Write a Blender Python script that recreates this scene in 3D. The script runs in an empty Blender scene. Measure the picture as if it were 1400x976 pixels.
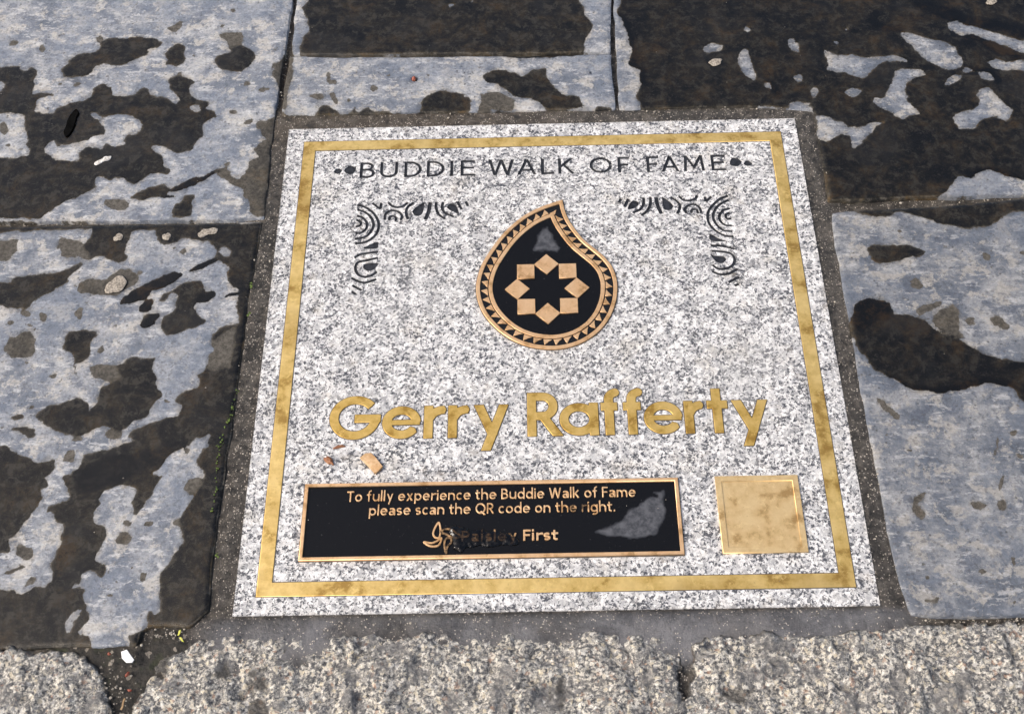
import bpy, bmesh, math, random
import numpy as np
from mathutils import Matrix, Vector

random.seed(7)
C = bpy.context.scene.collection
S = bpy.context.scene

# ------------------------------------------------------------------ camera, sky, sun, exposure
CAM = np.array([-0.0194185, -0.68226911, 1.07421566])
RM = np.array([[0.99971293, -0.00894475, -0.02222738],
               [-0.01924417, -0.85241705, -0.52250821],
               [-0.01427329, 0.52278596, -0.85234448]])       # rows: right, down, forward
FPX = 1646.16                                                  # focal length for a 1400 px wide frame
cd = bpy.data.cameras.new("camera"); cam = bpy.data.objects.new("camera", cd); C.objects.link(cam)
mw = Matrix.Identity(4)
for i in range(3):
    mw[i][0] = RM[0][i]; mw[i][1] = -RM[1][i]; mw[i][2] = -RM[2][i]; mw[i][3] = CAM[i]
cam.matrix_world = mw
cd.sensor_fit = 'HORIZONTAL'; cd.sensor_width = 36; cd.lens = 36 * FPX / 1400
cd.clip_start = 0.05; cd.clip_end = 500
cd.dof.use_dof = False
S.camera = cam

SUN_EL, SUN_AZ = math.radians(46), math.radians(-104)           # azimuth from +Y towards +X
w = bpy.data.worlds.new("World"); S.world = w; w.use_nodes = True
nt = w.node_tree
sky = nt.nodes.new('ShaderNodeTexSky'); sky.sky_type = 'NISHITA'; sky.sun_disc = False
sky.sun_elevation = SUN_EL; sky.sun_rotation = SUN_AZ; sky.dust_density = 6.0; sky.air_density = 0.9; sky.ozone_density = 0.2
bg = nt.nodes['Background']; bg.inputs[1].default_value = 0.13
nt.links.new(sky.outputs[0], bg.inputs[0])
sl = bpy.data.lights.new("sun", 'SUN'); sl.energy = 1.5; sl.angle = math.radians(26); sl.color = (1.0, 0.975, 0.94)
so = bpy.data.objects.new("sun", sl); C.objects.link(so)
d = Vector((math.sin(SUN_AZ) * math.cos(SUN_EL), math.cos(SUN_AZ) * math.cos(SUN_EL), math.sin(SUN_EL)))
so.rotation_euler = d.to_track_quat('Z', 'Y').to_euler(); so.location = d * 5
S.view_settings.view_transform = 'Standard'; S.view_settings.look = 'None'
S.view_settings.exposure = 0.5; S.view_settings.gamma = 1.0; S.view_settings.use_curve_mapping = False
S.render.engine = 'CYCLES'

# ------------------------------------------------------------------ helpers: pixels, noise, fields
def at(x, y, z=0.0):
    """point of the paving under a place in the photograph"""
    r = RM.T @ np.array([(x - 700) / FPX, (y - 488) / FPX, 1.0])
    t = (z - CAM[2]) / r[2]
    return CAM[:2] + r[:2] * t

def pix(X, Y, z=0.0):
    """the reverse, for arrays"""
    P = np.stack([X - CAM[0], Y - CAM[1], np.full_like(X, z) - CAM[2]])
    c = np.tensordot(RM, P, 1)
    return 700 + FPX * c[0] / c[2], 488 + FPX * c[1] / c[2]

def W(pts): return np.array([at(*p) for p in pts])

def _h(ix, iy, seed):
    n = (ix.astype(np.int64) * 374761393 + iy.astype(np.int64) * 668265263 + seed * 974634777) & 0xffffffff
    n = ((n ^ (n >> 13)) * 1274126177) & 0xffffffff
    return ((n ^ (n >> 16)) & 0xffff) / 65535.0

def vnoise(x, y, seed=0):
    ix, iy = np.floor(x), np.floor(y); fx, fy = x - ix, y - iy
    fx = fx * fx * (3 - 2 * fx); fy = fy * fy * (3 - 2 * fy)
    a, b = _h(ix, iy, seed), _h(ix + 1, iy, seed); c, e = _h(ix, iy + 1, seed), _h(ix + 1, iy + 1, seed)
    return (a * (1 - fx) + b * fx) * (1 - fy) + (c * (1 - fx) + e * fx) * fy

def fbm(x, y, seed=0, o=4, g=0.5):
    s, a, n = 0, 1, 0
    for k in range(o):
        s = s + a * vnoise(x, y, seed + 17 * k); n += a; a *= g; x, y = x * 2.03 + 5.1, y * 2.03 + 1.7
    return s / n

def sdf_poly(P, X, Y):
    """positive inside"""
    dm = np.full(X.shape, 1e9); ins = np.zeros(X.shape, bool)
    for a, b in zip(P, np.roll(P, -1, 0)):
        ex, ey = b - a; wx, wy = X - a[0], Y - a[1]
        t = np.clip((wx * ex + wy * ey) / (ex * ex + ey * ey + 1e-18), 0, 1)
        dm = np.minimum(dm, (wx - ex * t) ** 2 + (wy - ey * t) ** 2)
        if ey != 0:
            c = (a[1] > Y) != (b[1] > Y)
            ins ^= c & (X < ex * (Y - a[1]) / ey + a[0])
    return np.where(ins, 1, -1) * np.sqrt(dm)

def sdf_line(P, hw, X, Y, cap=True):
    """stroke with flat ends, positive inside"""
    P = np.asarray(P, float); out = np.full(X.shape, -1e9); n = len(P) - 1
    for i in range(n):
        a, b = P[i], P[i + 1]; e = b - a; L = math.hypot(*e)
        if L < 1e-9: continue
        u = e / L; t = (X - a[0]) * u[0] + (Y - a[1]) * u[1]; s = np.abs(-(X - a[0]) * u[1] + (Y - a[1]) * u[0])
        tc = np.clip(t, 0, L); dd = np.hypot(t - tc, s)
        f = hw - dd
        if cap and i == 0: f = np.where(t < 0, np.minimum(hw - s, t), f)
        if cap and i == n - 1: f = np.where(t > L, np.minimum(hw - s, L - t), f)
        out = np.maximum(out, f)
    return out

def clip_grid(xs, ys, F):
    """cells of the grid where F > 0, cut along the zero line -> verts(xy), faces, boundary pairs, interpolator"""
    ny, nx = F.shape; ins = F > 0
    cid = np.arange(ny * nx).reshape(ny, nx)
    he = ny * nx + np.arange(ny * (nx - 1)).reshape(ny, nx - 1)
    ve = ny * nx + ny * (nx - 1) + np.arange((ny - 1) * nx).reshape(ny - 1, nx)
    Xc, Yc = np.meshgrid(xs, ys)
    den = F[:, 1:] - F[:, :-1]; th = np.clip(np.where(np.abs(den) > 1e-12, -F[:, :-1] / np.where(den == 0, 1, den), .5), .02, .98)
    den = F[1:] - F[:-1]; tv = np.clip(np.where(np.abs(den) > 1e-12, -F[:-1] / np.where(den == 0, 1, den), .5), .02, .98)
    def lift(A):
        return np.concatenate([A.ravel(), (A[:, :-1] * (1 - th) + A[:, 1:] * th).ravel(), (A[:-1] * (1 - tv) + A[1:] * tv).ravel()])
    VX, VY = lift(Xc), lift(Yc)
    cc = [cid[:-1, :-1], cid[:-1, 1:], cid[1:, 1:], cid[1:, :-1]]
    ee = [he[:-1, :], ve[:, 1:], he[1:, :], ve[:, :-1]]
    I = [ins[:-1, :-1], ins[:-1, 1:], ins[1:, 1:], ins[1:, :-1]]
    code = I[0] * 1 + I[1] * 2 + I[2] * 4 + I[3] * 8
    faces, bnd = [], []
    for k in range(1, 16):
        m = code == k
        if not m.any(): continue
        b = [(k >> q) & 1 for q in range(4)]; seq = []
        for q in range(4):
            if b[q]: seq.append((cc[q], 0))
            if b[q] != b[(q + 1) % 4]: seq.append((ee[q], 1))
        f = np.stack([a[m] for a, _ in seq], 1); faces += f.tolist()
        for q in range(len(seq)):
            if seq[q][1] and seq[(q + 1) % len(seq)][1]:
                if len(seq) == 6 and False: continue
                bnd += np.stack([f[:, q], f[:, (q + 1) % len(seq)]], 1).tolist()
    used = np.unique(np.concatenate([np.asarray(f) for f in faces])) if faces else np.zeros(0, int)
    mp = np.full(VX.size, -1); mp[used] = np.arange(used.size)
    mpl = mp.tolist()
    faces = [[mpl[v] for v in f] for f in faces]; bnd = [(mpl[a], mpl[b]) for a, b in bnd]
    return np.stack([VX[used], VY[used]], 1), faces, bnd, (lambda A: lift(A)[used])

def rdp(P, tol):
    keep = np.zeros(len(P), bool); keep[0] = keep[-1] = True; st = [(0, len(P) - 1)]
    while st:
        a, b = st.pop()
        if b - a < 2: continue
        e = P[b] - P[a]; L = np.hypot(*e); q = P[a + 1:b] - P[a]
        dd = np.abs(q[:, 0] * e[1] - q[:, 1] * e[0]) / L if L > 1e-9 else np.hypot(q[:, 0], q[:, 1])
        i = int(dd.argmax())
        if dd[i] > tol: keep[a + 1 + i] = True; st += [(a, a + 1 + i), (a + 1 + i, b)]
    return P[keep]

def contours(fn, box, step, tol=None):
    """closed outlines of fn(X, Y) > 0"""
    xs = np.arange(box[0], box[2] + step, step); ys = np.arange(box[1], box[3] + step, step)
    X, Y = np.meshgrid(xs, ys); F = fn(X, Y); F = F.copy(); F[0] = F[-1] = -1; F[:, 0] = F[:, -1] = -1
    V, fc, bnd, _ = clip_grid(xs, ys, F)
    nxt = {}
    for a, b in bnd: nxt.setdefault(a, []).append(b)
    loops = []
    while nxt:
        a = next(iter(nxt)); lp = [a]; cur = nxt[a].pop()
        if not nxt[a]: del nxt[a]
        while cur != a:
            lp.append(cur)
            if cur not in nxt: break
            n2 = nxt[cur].pop()
            if not nxt[cur]: del nxt[cur]
            cur = n2
        if len(lp) < 6: continue
        P = V[lp]; h = len(P) // 2
        P = np.concatenate([rdp(np.vstack([P[:h + 1]]), tol or step * .15)[:-1], rdp(np.vstack([P[h:], P[:1]]), tol or step * .15)[:-1]])
        if len(P) > 2: loops.append(P)
    return loops

def curve_mesh(loops, z0, z1, bevel=0.0, org=(0, 0)):
    """flat shape with holes, standing from z0 to z1"""
    cu = bpy.data.curves.new("outline", 'CURVE'); cu.dimensions = '2D'; cu.fill_mode = 'BOTH'
    cu.extrude = (z1 - z0) / 2 - bevel; cu.bevel_depth = bevel; cu.bevel_resolution = 1; cu.offset = -bevel
    for L in loops:
        sp = cu.splines.new('POLY'); sp.points.add(len(L) - 1)
        co = np.zeros((len(L), 4)); co[:, 0] = L[:, 0] - org[0]; co[:, 1] = L[:, 1] - org[1]; co[:, 3] = 1
        sp.points.foreach_set('co', co.ravel()); sp.use_cyclic_u = True
    ob = bpy.data.objects.new("outline", cu)
    me = bpy.data.meshes.new_from_object(ob)
    bpy.data.objects.remove(ob); bpy.data.curves.remove(cu)
    me.transform(Matrix.Translation((0, 0, (z0 + z1) / 2)))
    return me

# ------------------------------------------------------------------ helpers: objects
def put(name, me, mat, parent=None, loc=(0, 0, 0)):
    me.name = name
    o = bpy.data.objects.new(name, me); C.objects.link(o); o.location = loc
    me.materials.clear(); me.materials.append(mat)
    if parent: o.parent = parent
    return o

def tag(o, label=None, cat=None, group=None, kind=None):
    if label: o['label'] = label
    if cat: o['category'] = cat
    if group: o['group'] = group
    if kind: o['kind'] = kind
    return o

def empty(name, loc=(0, 0, 0), parent=None):
    o = bpy.data.objects.new(name, None); C.objects.link(o); o.location = loc; o.empty_display_size = .02
    if parent: o.parent = parent
    return o

def smooth(me): me.shade_smooth()

def grid_mesh(xs, ys, F, zfun, org, attrs=None, skirt=None, smooth_it=True):
    V, fc, bnd, lift = clip_grid(xs, ys, F)
    X, Y = np.meshgrid(xs, ys); Z = zfun(X, Y, F)
    z = lift(Z); n = len(V)
    co = np.column_stack([V[:, 0] - org[0], V[:, 1] - org[1], z])
    if skirt is not None and bnd:
        bv = sorted({v for e in bnd for v in e}); m = {v: n + i for i, v in enumerate(bv)}
        ex = co[bv].copy(); ex[:, 2] = skirt; co = np.vstack([co, ex])
        fc = fc + [[b, a, m[a], m[b]] for a, b in bnd]
    me = bpy.data.meshes.new("sheet"); me.from_pydata(co.tolist(), [], fc)
    for k, A in (attrs or {}).items():
        at_ = me.attributes.new(k, 'FLOAT', 'POINT'); v = lift(A)
        if len(co) > n: v = np.concatenate([v, v[bv]])
        at_.data.foreach_set('value', v.astype(np.float32))
    if smooth_it: me.shade_smooth()
    return me

# ------------------------------------------------------------------ materials
class N:
    def __init__(s, name):
        s.m = bpy.data.materials.new(name); s.m.use_nodes = True; s.t = s.m.node_tree
        s.b = s.t.nodes['Principled BSDF']; s.out = s.t.nodes['Material Output']
        tc = s.t.nodes.new('ShaderNodeTexCoord'); s.co = tc.outputs['Object']
    def node(s, ty, ins=None, **kw):
        n = s.t.nodes.new(ty)
        for k, v in kw.items(): setattr(n, k, v)
        for k, v in (ins or {}).items(): s.set(n.inputs[k], v)
        return n
    def set(s, sock, v):
        if isinstance(v, bpy.types.NodeSocket): s.t.links.new(v, sock)
        elif isinstance(v, (tuple, list)) and len(v) == 3 and sock.type == 'RGBA': sock.default_value = (*v, 1)
        else: sock.default_value = v
    def noise(s, sc, det=4, rough=.55, dist=0, co=None, out='Fac'):
        return s.node('ShaderNodeTexNoise', {'Vector': co or s.co, 'Scale': sc, 'Detail': det, 'Roughness': rough, 'Distortion': dist}).outputs[out]
    def vor(s, sc, out='Color', co=None, rnd=1, feature='F1'):
        return s.node('ShaderNodeTexVoronoi', {'Vector': co or s.co, 'Scale': sc, 'Randomness': rnd}, feature=feature).outputs[out]
    def math(s, op, a, b=0, c=0, clamp=False):
        n = s.node('ShaderNodeMath', operation=op); n.use_clamp = clamp
        for i, v in enumerate((a, b, c)): s.set(n.inputs[i], v)
        return n.outputs[0]
    def step(s, v, a, b):
        n = s.node('ShaderNodeMapRange', {'Value': v, 'From Min': a, 'From Max': b}); n.interpolation_type = 'SMOOTHSTEP'
        return n.outputs['Result']
    def ramp(s, v, stops, interp='LINEAR'):
        n = s.node('ShaderNodeValToRGB', {'Fac': v}); r = n.color_ramp; r.interpolation = interp
        while len(r.elements) < len(stops): r.elements.new(.5)
        for e, (p, c) in zip(r.elements, stops):
            e.position = p; e.color = (*c, 1) if len(c) == 3 else c
        return n.outputs['Color']
    def mix(s, f, a, b, mode='MIX'):
        n = s.node('ShaderNodeMix', data_type='RGBA', blend_type=mode)
        s.set(n.inputs['Factor'], f); s.set(n.inputs['A'], a); s.set(n.inputs['B'], b)
        return n.outputs['Result']
    def fmix(s, f, a, b):
        n = s.node('ShaderNodeMix', data_type='FLOAT')
        s.set(n.inputs['Factor'], f); s.set(n.inputs['A'], a); s.set(n.inputs['B'], b)
        return n.outputs['Result']
    def sep(s, c, ch=0): return s.node('ShaderNodeSeparateColor', {'Color': c}).outputs[ch]
    def attr(s, name): return s.node('ShaderNodeAttribute', attribute_name=name).outputs['Fac']
    def bump(s, h, strength, dist, nrm=None):
        n = s.node('ShaderNodeBump', {'Height': h, 'Strength': strength, 'Distance': dist})
        if nrm: s.set(n.inputs['Normal'], nrm)
        return n.outputs[0]
    def warp(s, sc, amt):
        nz = s.node('ShaderNodeTexNoise', {'Vector': s.co, 'Scale': sc, 'Detail': 2}).outputs['Color']
        a = s.node('ShaderNodeVectorMath', operation='SUBTRACT'); s.set(a.inputs[0], nz); a.inputs[1].default_value = (.5, .5, .5)
        b = s.node('ShaderNodeVectorMath', operation='SCALE'); s.set(b.inputs[0], a.outputs[0]); b.inputs['Scale'].default_value = amt
        c = s.node('ShaderNodeVectorMath', operation='ADD'); s.set(c.inputs[0], s.co); s.set(c.inputs[1], b.outputs[0])
        return c.outputs[0]
    def fin(s, **kw):
        for k, v in kw.items(): s.set(s.b.inputs[k.replace('_', ' ')], v)
        return s.m

def mat_slate():
    n = N('slate'); ob = n.node('ShaderNodeObjectInfo').outputs['Random']
    off = n.node('ShaderNodeVectorMath', operation='ADD'); n.set(off.inputs[0], n.co)
    cx = n.node('ShaderNodeCombineXYZ', {'X': n.math('MULTIPLY', ob, 7.3), 'Y': n.math('MULTIPLY', ob, 3.1), 'Z': 0}).outputs[0]
    n.set(off.inputs[1], cx); n.co = off.outputs[0]
    wet, deep, wide = n.attr('wet'), n.attr('deep'), n.attr('wide')
    jit = n.noise(230, 5, .7); spk = n.noise(95, 3, .6)
    wv = n.math('ADD', wet, n.math('MULTIPLY', n.math('SUBTRACT', jit, .5), 1.0))
    w1 = n.step(wv, .36, .62)
    sp = n.math('MULTIPLY', n.step(spk, .665, .70), n.step(n.noise(16, 2), .44, .58))        # small damp drops
    halo = n.math('MULTIPLY', n.step(n.math('ADD', wide, n.math('MULTIPLY', n.math('SUBTRACT', n.noise(60, 4, .6), .5), 1.1)), .18, .5), .5)
    a = n.noise(20, 9, .7); b = n.noise(42, 9, .72, .25); c = n.noise(9, 8, .7)
    mp = n.node('ShaderNodeMapping', {'Vector': n.co, 'Scale': (1, 2.7, 1), 'Rotation': (0, 0, .35)}).outputs[0]
    fine = n.noise(300, 5, .75); streak = n.noise(45, 10, .74, .15, co=mp); gr = n.sep(n.vor(420, 'Color'))
    dry = n.ramp(a, [(.34, (.10, .116, .14)), (.45, (.165, .18, .205)), (.52, (.245, .255, .268)), (.60, (.345, .345, .34))])
    dry = n.mix(n.math('MULTIPLY', n.step(b, .525, .575), .8), dry, (.42, .395, .35))
    dry = n.mix(n.math('MULTIPLY', n.step(b, .455, .40), .7), dry, (.11, .126, .158))
    dry = n.mix(n.math('MULTIPLY', n.step(streak, .54, .59), .65), dry, (.50, .495, .48))
    dry = n.mix(n.math('MULTIPLY', n.step(streak, .44, .39), .55), dry, (.105, .12, .15))
    dry = n.mix(n.math('MULTIPLY', n.step(c, .51, .56), .5), dry, (.15, .175, .215))
    g = n.ramp(fine, [(.34, (.45, .45, .45)), (.5, (1, 1, 1)), (.66, (1.5, 1.5, 1.5))])
    dry = n.mix(.4, dry, n.mix(1, dry, g, 'MULTIPLY'))
    dry = n.mix(n.math('MULTIPLY', n.math('GREATER_THAN', gr, .93), .4), dry, (.07, .07, .075))
    pit = n.step(n.vor(120, 'Distance'), .2, .08)
    pit = n.math('MULTIPLY', pit, n.step(n.noise(30, 2), .5, .58))
    dry = n.mix(n.math('MULTIPLY', pit, .7), dry, (.05, .05, .05))
    wb = n.noise(26, 8, .76, .6); wf = n.noise(240, 6, .78); wm = n.noise(80, 7, .78, .3); wl = n.noise(11, 5, .65)
    wetc = n.ramp(wb, [(.38, (.010, .0098, .0092)), (.46, (.023, .0215, .0178)), (.54, (.050, .042, .029)), (.66, (.095, .064, .031))])
    wetc = n.mix(n.math('MULTIPLY', n.step(wm, .5, .6), .65), wetc, (.112, .103, .086))
    wetc = n.mix(n.math('MULTIPLY', n.step(wm, .48, .40), .7), wetc, (.012, .012, .0115))
    wetc = n.mix(n.math('MULTIPLY', n.step(wf, .55, .68), .45), wetc, (.095, .086, .070))
    wetc = n.mix(n.math('MULTIPLY', n.step(wl, .52, .66), .4), wetc, (.060, .060, .060))
    damp = n.mix(n.step(wf, .38, .64), (.052, .048, .041), (.125, .115, .098))
    wetc = n.mix(n.step(deep, .88, .55), wetc, damp)
    wetc = n.mix(n.math('MULTIPLY', n.step(deep, .98, 1.2), .92), wetc, n.mix(n.step(wb, .5, .66), (.006, .006, .0058), (.055, .035, .016)))
    frg = n.math('MULTIPLY', n.step(n.math('ADD', wide, n.math('MULTIPLY', n.math('SUBTRACT', n.noise(50, 6, .7), .5), 1.4)), .72, .45), n.step(deep, 1.12, .98))
    wetc = n.mix(n.math('MULTIPLY', frg, .65), wetc, damp)
    dry = n.mix(1, dry, n.ramp(n.attr('tone'), [(0, (0, 0, 0)), (1, (1.85, 1.89, 1.96))]), 'MULTIPLY')
    dry = n.mix(halo, dry, n.mix(1, dry, (.50, .46, .40), 'MULTIPLY'))
    dry = n.mix(n.math('MULTIPLY', sp, .8), dry, damp)
    col = n.mix(w1, dry, wetc)
    rough = n.fmix(w1, .55, .45)
    h = n.math('ADD', n.noise(60, 8, .7), n.math('MULTIPLY', fine, .4))
    bn = n.node('ShaderNodeBump', {'Height': h, 'Strength': n.fmix(w1, .6, .22), 'Distance': .002}).outputs[0]
    return n.fin(Base_Color=col, Roughness=rough, Normal=bn, Specular_IOR_Level=n.fmix(w1, .4, .2))

def mat_water(name='water', tint=(.86, .85, .82)):
    n = N(name); t = n.t; t.nodes.remove(n.b)
    fr = n.node('ShaderNodeFresnel', {'IOR': 1.4}); gl = n.node('ShaderNodeBsdfGlossy', {'Color': (1, 1, 1), 'Roughness': .03})
    tr = n.node('ShaderNodeBsdfTransparent', {'Color': tint})
    bn = n.bump(n.noise(45, 4, .55), .2, .004); n.set(fr.inputs['Normal'], bn); n.set(gl.inputs['Normal'], bn)
    mx = n.node('ShaderNodeMixShader'); n.set(mx.inputs[0], fr.outputs[0]); n.set(mx.inputs[1], tr.outputs[0]); n.set(mx.inputs[2], gl.outputs[0])
    t.links.new(mx.outputs[0], n.out.inputs['Surface'])
    return n.m

def mat_granite():
    n = N('granite'); wp = n.warp(320, .0036)
    v1 = n.vor(290, 'Color', wp); r1 = n.sep(v1); r3 = n.sep(n.vor(160, 'Color', wp)); r2 = n.sep(n.vor(460, 'Color', wp))
    cl = n.noise(55, 6, .7); fn = n.noise(480, 5, .75)
    base = n.ramp(r1, [(0, (.16, .165, .175)), (.14, (.33, .33, .325)), (.30, (.54, .535, .52)), (.5, (.66, .655, .64)), (.85, (.77, .765, .75))])
    base = n.mix(n.math('MULTIPLY', n.step(r3, .70, .84), .5), base, (.32, .325, .335))
    gb = n.step(n.noise(190, 6, .78, .4), .49, .57)
    base = n.mix(n.math('MULTIPLY', gb, .6), base, (.25, .26, .28))
    wb = n.step(n.noise(190, 5, .7, .4, co=wp), .54, .64)
    base = n.mix(n.math('MULTIPLY', wb, .6), base, (.84, .83, .80))
    dv = n.math('ADD', n.math('MULTIPLY', n.math('SUBTRACT', r2, .5), .22), n.math('ADD', n.noise(320, 5, .75, .5), n.math('MULTIPLY', n.math('SUBTRACT', cl, .5), .6)))
    base = n.mix(n.math('MULTIPLY', n.step(dv, .54, .59), .92), base, (.03, .034, .046))
    base = n.mix(n.math('MULTIPLY', n.step(n.noise(42, 4), .58, .74), .22), base, (.45, .38, .28))
    base = n.mix(n.math('MULTIPLY', n.step(n.noise(7, 5, .62), .52, .72), .3), base, (.36, .36, .35))
    base = n.mix(n.math('MULTIPLY', n.step(n.noise(17, 6, .7), .53, .66), .35), base, n.mix(1, base, (.72, .66, .55), 'MULTIPLY'))
    xy = n.node('ShaderNodeSeparateXYZ', {'Vector': n.co}).outputs
    ed_ = n.math('MAXIMUM', n.math('ABSOLUTE', xy[0]), n.math('ABSOLUTE', xy[1]))
    grm = n.step(n.math('ADD', n.math('MULTIPLY', n.math('SUBTRACT', ed_, .3), 45), n.noise(30, 6, .75)), .32, .75)
    base = n.mix(n.math('MULTIPLY', grm, .6), base, n.mix(1, base, (.42, .37, .29), 'MULTIPLY'))
    h = n.math('ADD', fn, n.math('MULTIPLY', r1, .3))
    return n.fin(Base_Color=base, Roughness=.42, Specular_IOR_Level=.45, Normal=n.bump(h, .5, .0009))

def mat_kerb():
    n = N('kerb_granite'); wp = n.warp(240, .005)
    v1 = n.vor(330, 'Color', wp); r1 = n.sep(v1); g1 = n.sep(v1, 1); big = n.noise(30, 7, .75, .5); f1 = n.noise(300, 4, .7, .3); f2 = n.noise(110, 7, .78, .3)
    base = n.ramp(f1, [(.36, (.045, .046, .05)), (.45, (.15, .15, .15)), (.51, (.36, .345, .31)), (.57, (.66, .62, .53)), (.66, (.88, .86, .81))])
    base = n.mix(n.math('MULTIPLY', n.step(r1, .72, .82), .7), base, n.mix(g1, (.70, .61, .43), (.86, .85, .82)))
    base = n.mix(n.math('MULTIPLY', n.step(g1, .78, .88), .6), base, (.07, .075, .085))
    base = n.mix(n.math('MULTIPLY', n.step(r1, .045, .02), .5), base, (.45, .26, .16))
    base = n.mix(n.math('MULTIPLY', n.step(f2, .54, .61), .6), base, (.10, .105, .12))
    base = n.mix(n.math('MULTIPLY', n.step(big, .525, .57), .72), base, n.mix(f1, (.10, .10, .105), (.24, .235, .225)))
    dk = n.attr('deep')
    base = n.mix(n.math('MULTIPLY', n.step(dk, .3, .8), .8), base, (.045, .04, .034))
    h = n.math('ADD', n.noise(190, 6, .75), n.math('MULTIPLY', f1, .6))
    return n.fin(Base_Color=base, Roughness=n.fmix(r1, .3, .6), Specular_IOR_Level=.5, Normal=n.bump(h, .9, .004))

def mat_mortar():
    n = N('mortar'); wp = n.warp(300, .004)
    a = n.noise(26, 7, .72, .5); f = n.noise(330, 6, .75); m2 = n.noise(90, 6, .75, .4); v = n.vor(520, 'Distance', wp); vr = n.sep(n.vor(520, 'Color', wp))
    warm, pale = n.attr('warm'), n.attr('pale')
    c = n.ramp(a, [(.34, (.022, .020, .018)), (.5, (.055, .049, .042)), (.62, (.10, .088, .073))])
    c = n.mix(n.math('MULTIPLY', warm, .6), c, (.085, .066, .046))
    c = n.mix(n.math('MULTIPLY', n.step(m2, .5, .62), .7), c, (.14, .125, .108))
    c = n.mix(n.math('MULTIPLY', n.step(m2, .47, .38), .8), c, (.012, .011, .010))
    pc = n.mix(n.step(a, .42, .58), n.ramp(f, [(.3, (.06, .062, .068)), (.7, (.13, .13, .14))]), n.ramp(f, [(.3, (.12, .122, .13)), (.7, (.20, .20, .21))]))
    pc = n.mix(n.math('MULTIPLY', n.step(m2, .56, .68), .6), pc, (.05, .046, .04))
    c = n.mix(n.math('MULTIPLY', pale, .9), c, pc)
    sp = n.math('MULTIPLY', n.step(v, n.fmix(m2, .2, .6), n.fmix(m2, .1, .35)), n.math('GREATER_THAN', n.math('ADD', vr, n.math('MULTIPLY', n.math('SUBTRACT', m2, .5), .9)), n.fmix(pale, .70, .90)))
    c = n.mix(n.math('MULTIPLY', sp, .85), c, (.60, .54, .46))  # pale specks: sandy grains plus wet glints painted into the colour
    h = n.math('ADD', n.noise(280, 6, .8), n.math('MULTIPLY', m2, 1.2))
    return n.fin(Base_Color=c, Roughness=n.fmix(f, .12, .6), Specular_IOR_Level=.5, Normal=n.bump(h, .9, n.fmix(pale, .004, .002)))

def mat_soil():
    n = N('soil'); r = n.sep(n.vor(300, 'Color')); f = n.noise(120, 6, .7)
    c = n.ramp(f, [(.35, (.012, .011, .009)), (.6, (.035, .03, .023)), (.75, (.07, .06, .045))])
    c = n.mix(n.math('MULTIPLY', n.step(n.noise(45, 4), .56, .68), .6), c, (.035, .045, .012))
    c = n.mix(n.math('GREATER_THAN', r, .965), c, (.25, .22, .18))
    return n.fin(Base_Color=c, Roughness=.5, Normal=n.bump(n.noise(200, 6, .75), .9, .004))

def mat_ground():
    n = N('ground'); br = n.node('ShaderNodeTexBrick', {'Vector': n.co, 'Color1': (.17, .19, .22), 'Color2': (.26, .27, .29), 'Mortar': (.04, .037, .033), 'Scale': 1.0, 'Mortar Size': .004, 'Brick Width': .75, 'Row Height': .5})
    c = n.mix(n.step(n.noise(7, 6, .6), .47, .53), br.outputs['Color'], (.02, .018, .015))
    return n.fin(Base_Color=c, Roughness=.45, Normal=n.bump(n.noise(60, 6, .7), .5, .002))

def mat_brass(name='brass', c0=(.62, .41, .115), c1=(.90, .65, .25), dark=(.33, .19, .045), rough=.34, sc=38):
    n = N(name); a = n.noise(sc, 6, .65); b = n.noise(sc * 6, 4, .7); e = n.noise(9, 3)
    c = n.mix(n.step(a, .35, .68), c0, c1)
    c = n.mix(n.math('MULTIPLY', n.step(a, .47, .34), .8), c, dark)
    c = n.mix(n.math('MULTIPLY', n.step(n.noise(sc * 2.7, 6, .75, .4), .54, .64), .5), c, tuple(min(1, v * 1.15) for v in c1))
    c = n.mix(n.math('MULTIPLY', n.step(e, .56, .74), .5), c, dark)
    c = n.mix(n.math('MULTIPLY', n.step(b, .60, .72), .4), c, dark)
    return n.fin(Base_Color=c, Metallic=.62, Roughness=n.fmix(a, rough + .12, rough - .06), Normal=n.bump(b, .25, .0006))

def mat_enamel():
    n = N('black_enamel'); wet = n.attr('wet'); f = n.noise(160, 5, .7); s = n.step(n.noise(420, 2), .70, .76)
    w1 = n.step(n.math('ADD', wet, n.math('MULTIPLY', n.math('SUBTRACT', f, .5), .6)), .3, .7)
    dry = n.mix(n.step(f, .35, .65), (.030, .033, .040), (.085, .089, .10))
    c = n.mix(w1, dry, n.mix(n.math('MULTIPLY', s, .5), (.005, .005, .0055), (.06, .06, .06)))
    return n.fin(Base_Color=c, Roughness=n.fmix(w1, .6, .14), Specular_IOR_Level=n.fmix(w1, .4, .28), Normal=n.bump(n.noise(90, 4), .12, .001))

def plain(name, c, c2=None, rough=.5, sc=200, bump=.3, metal=0.0, spec=.4):
    n = N(name); f = n.noise(sc, 5, .65)
    return n.fin(Base_Color=n.mix(n.step(f, .35, .65), c, c2 or tuple(v * .7 for v in c)), Roughness=rough, Metallic=metal, Specular_IOR_Level=spec, Normal=n.bump(f, bump, .001))

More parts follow.
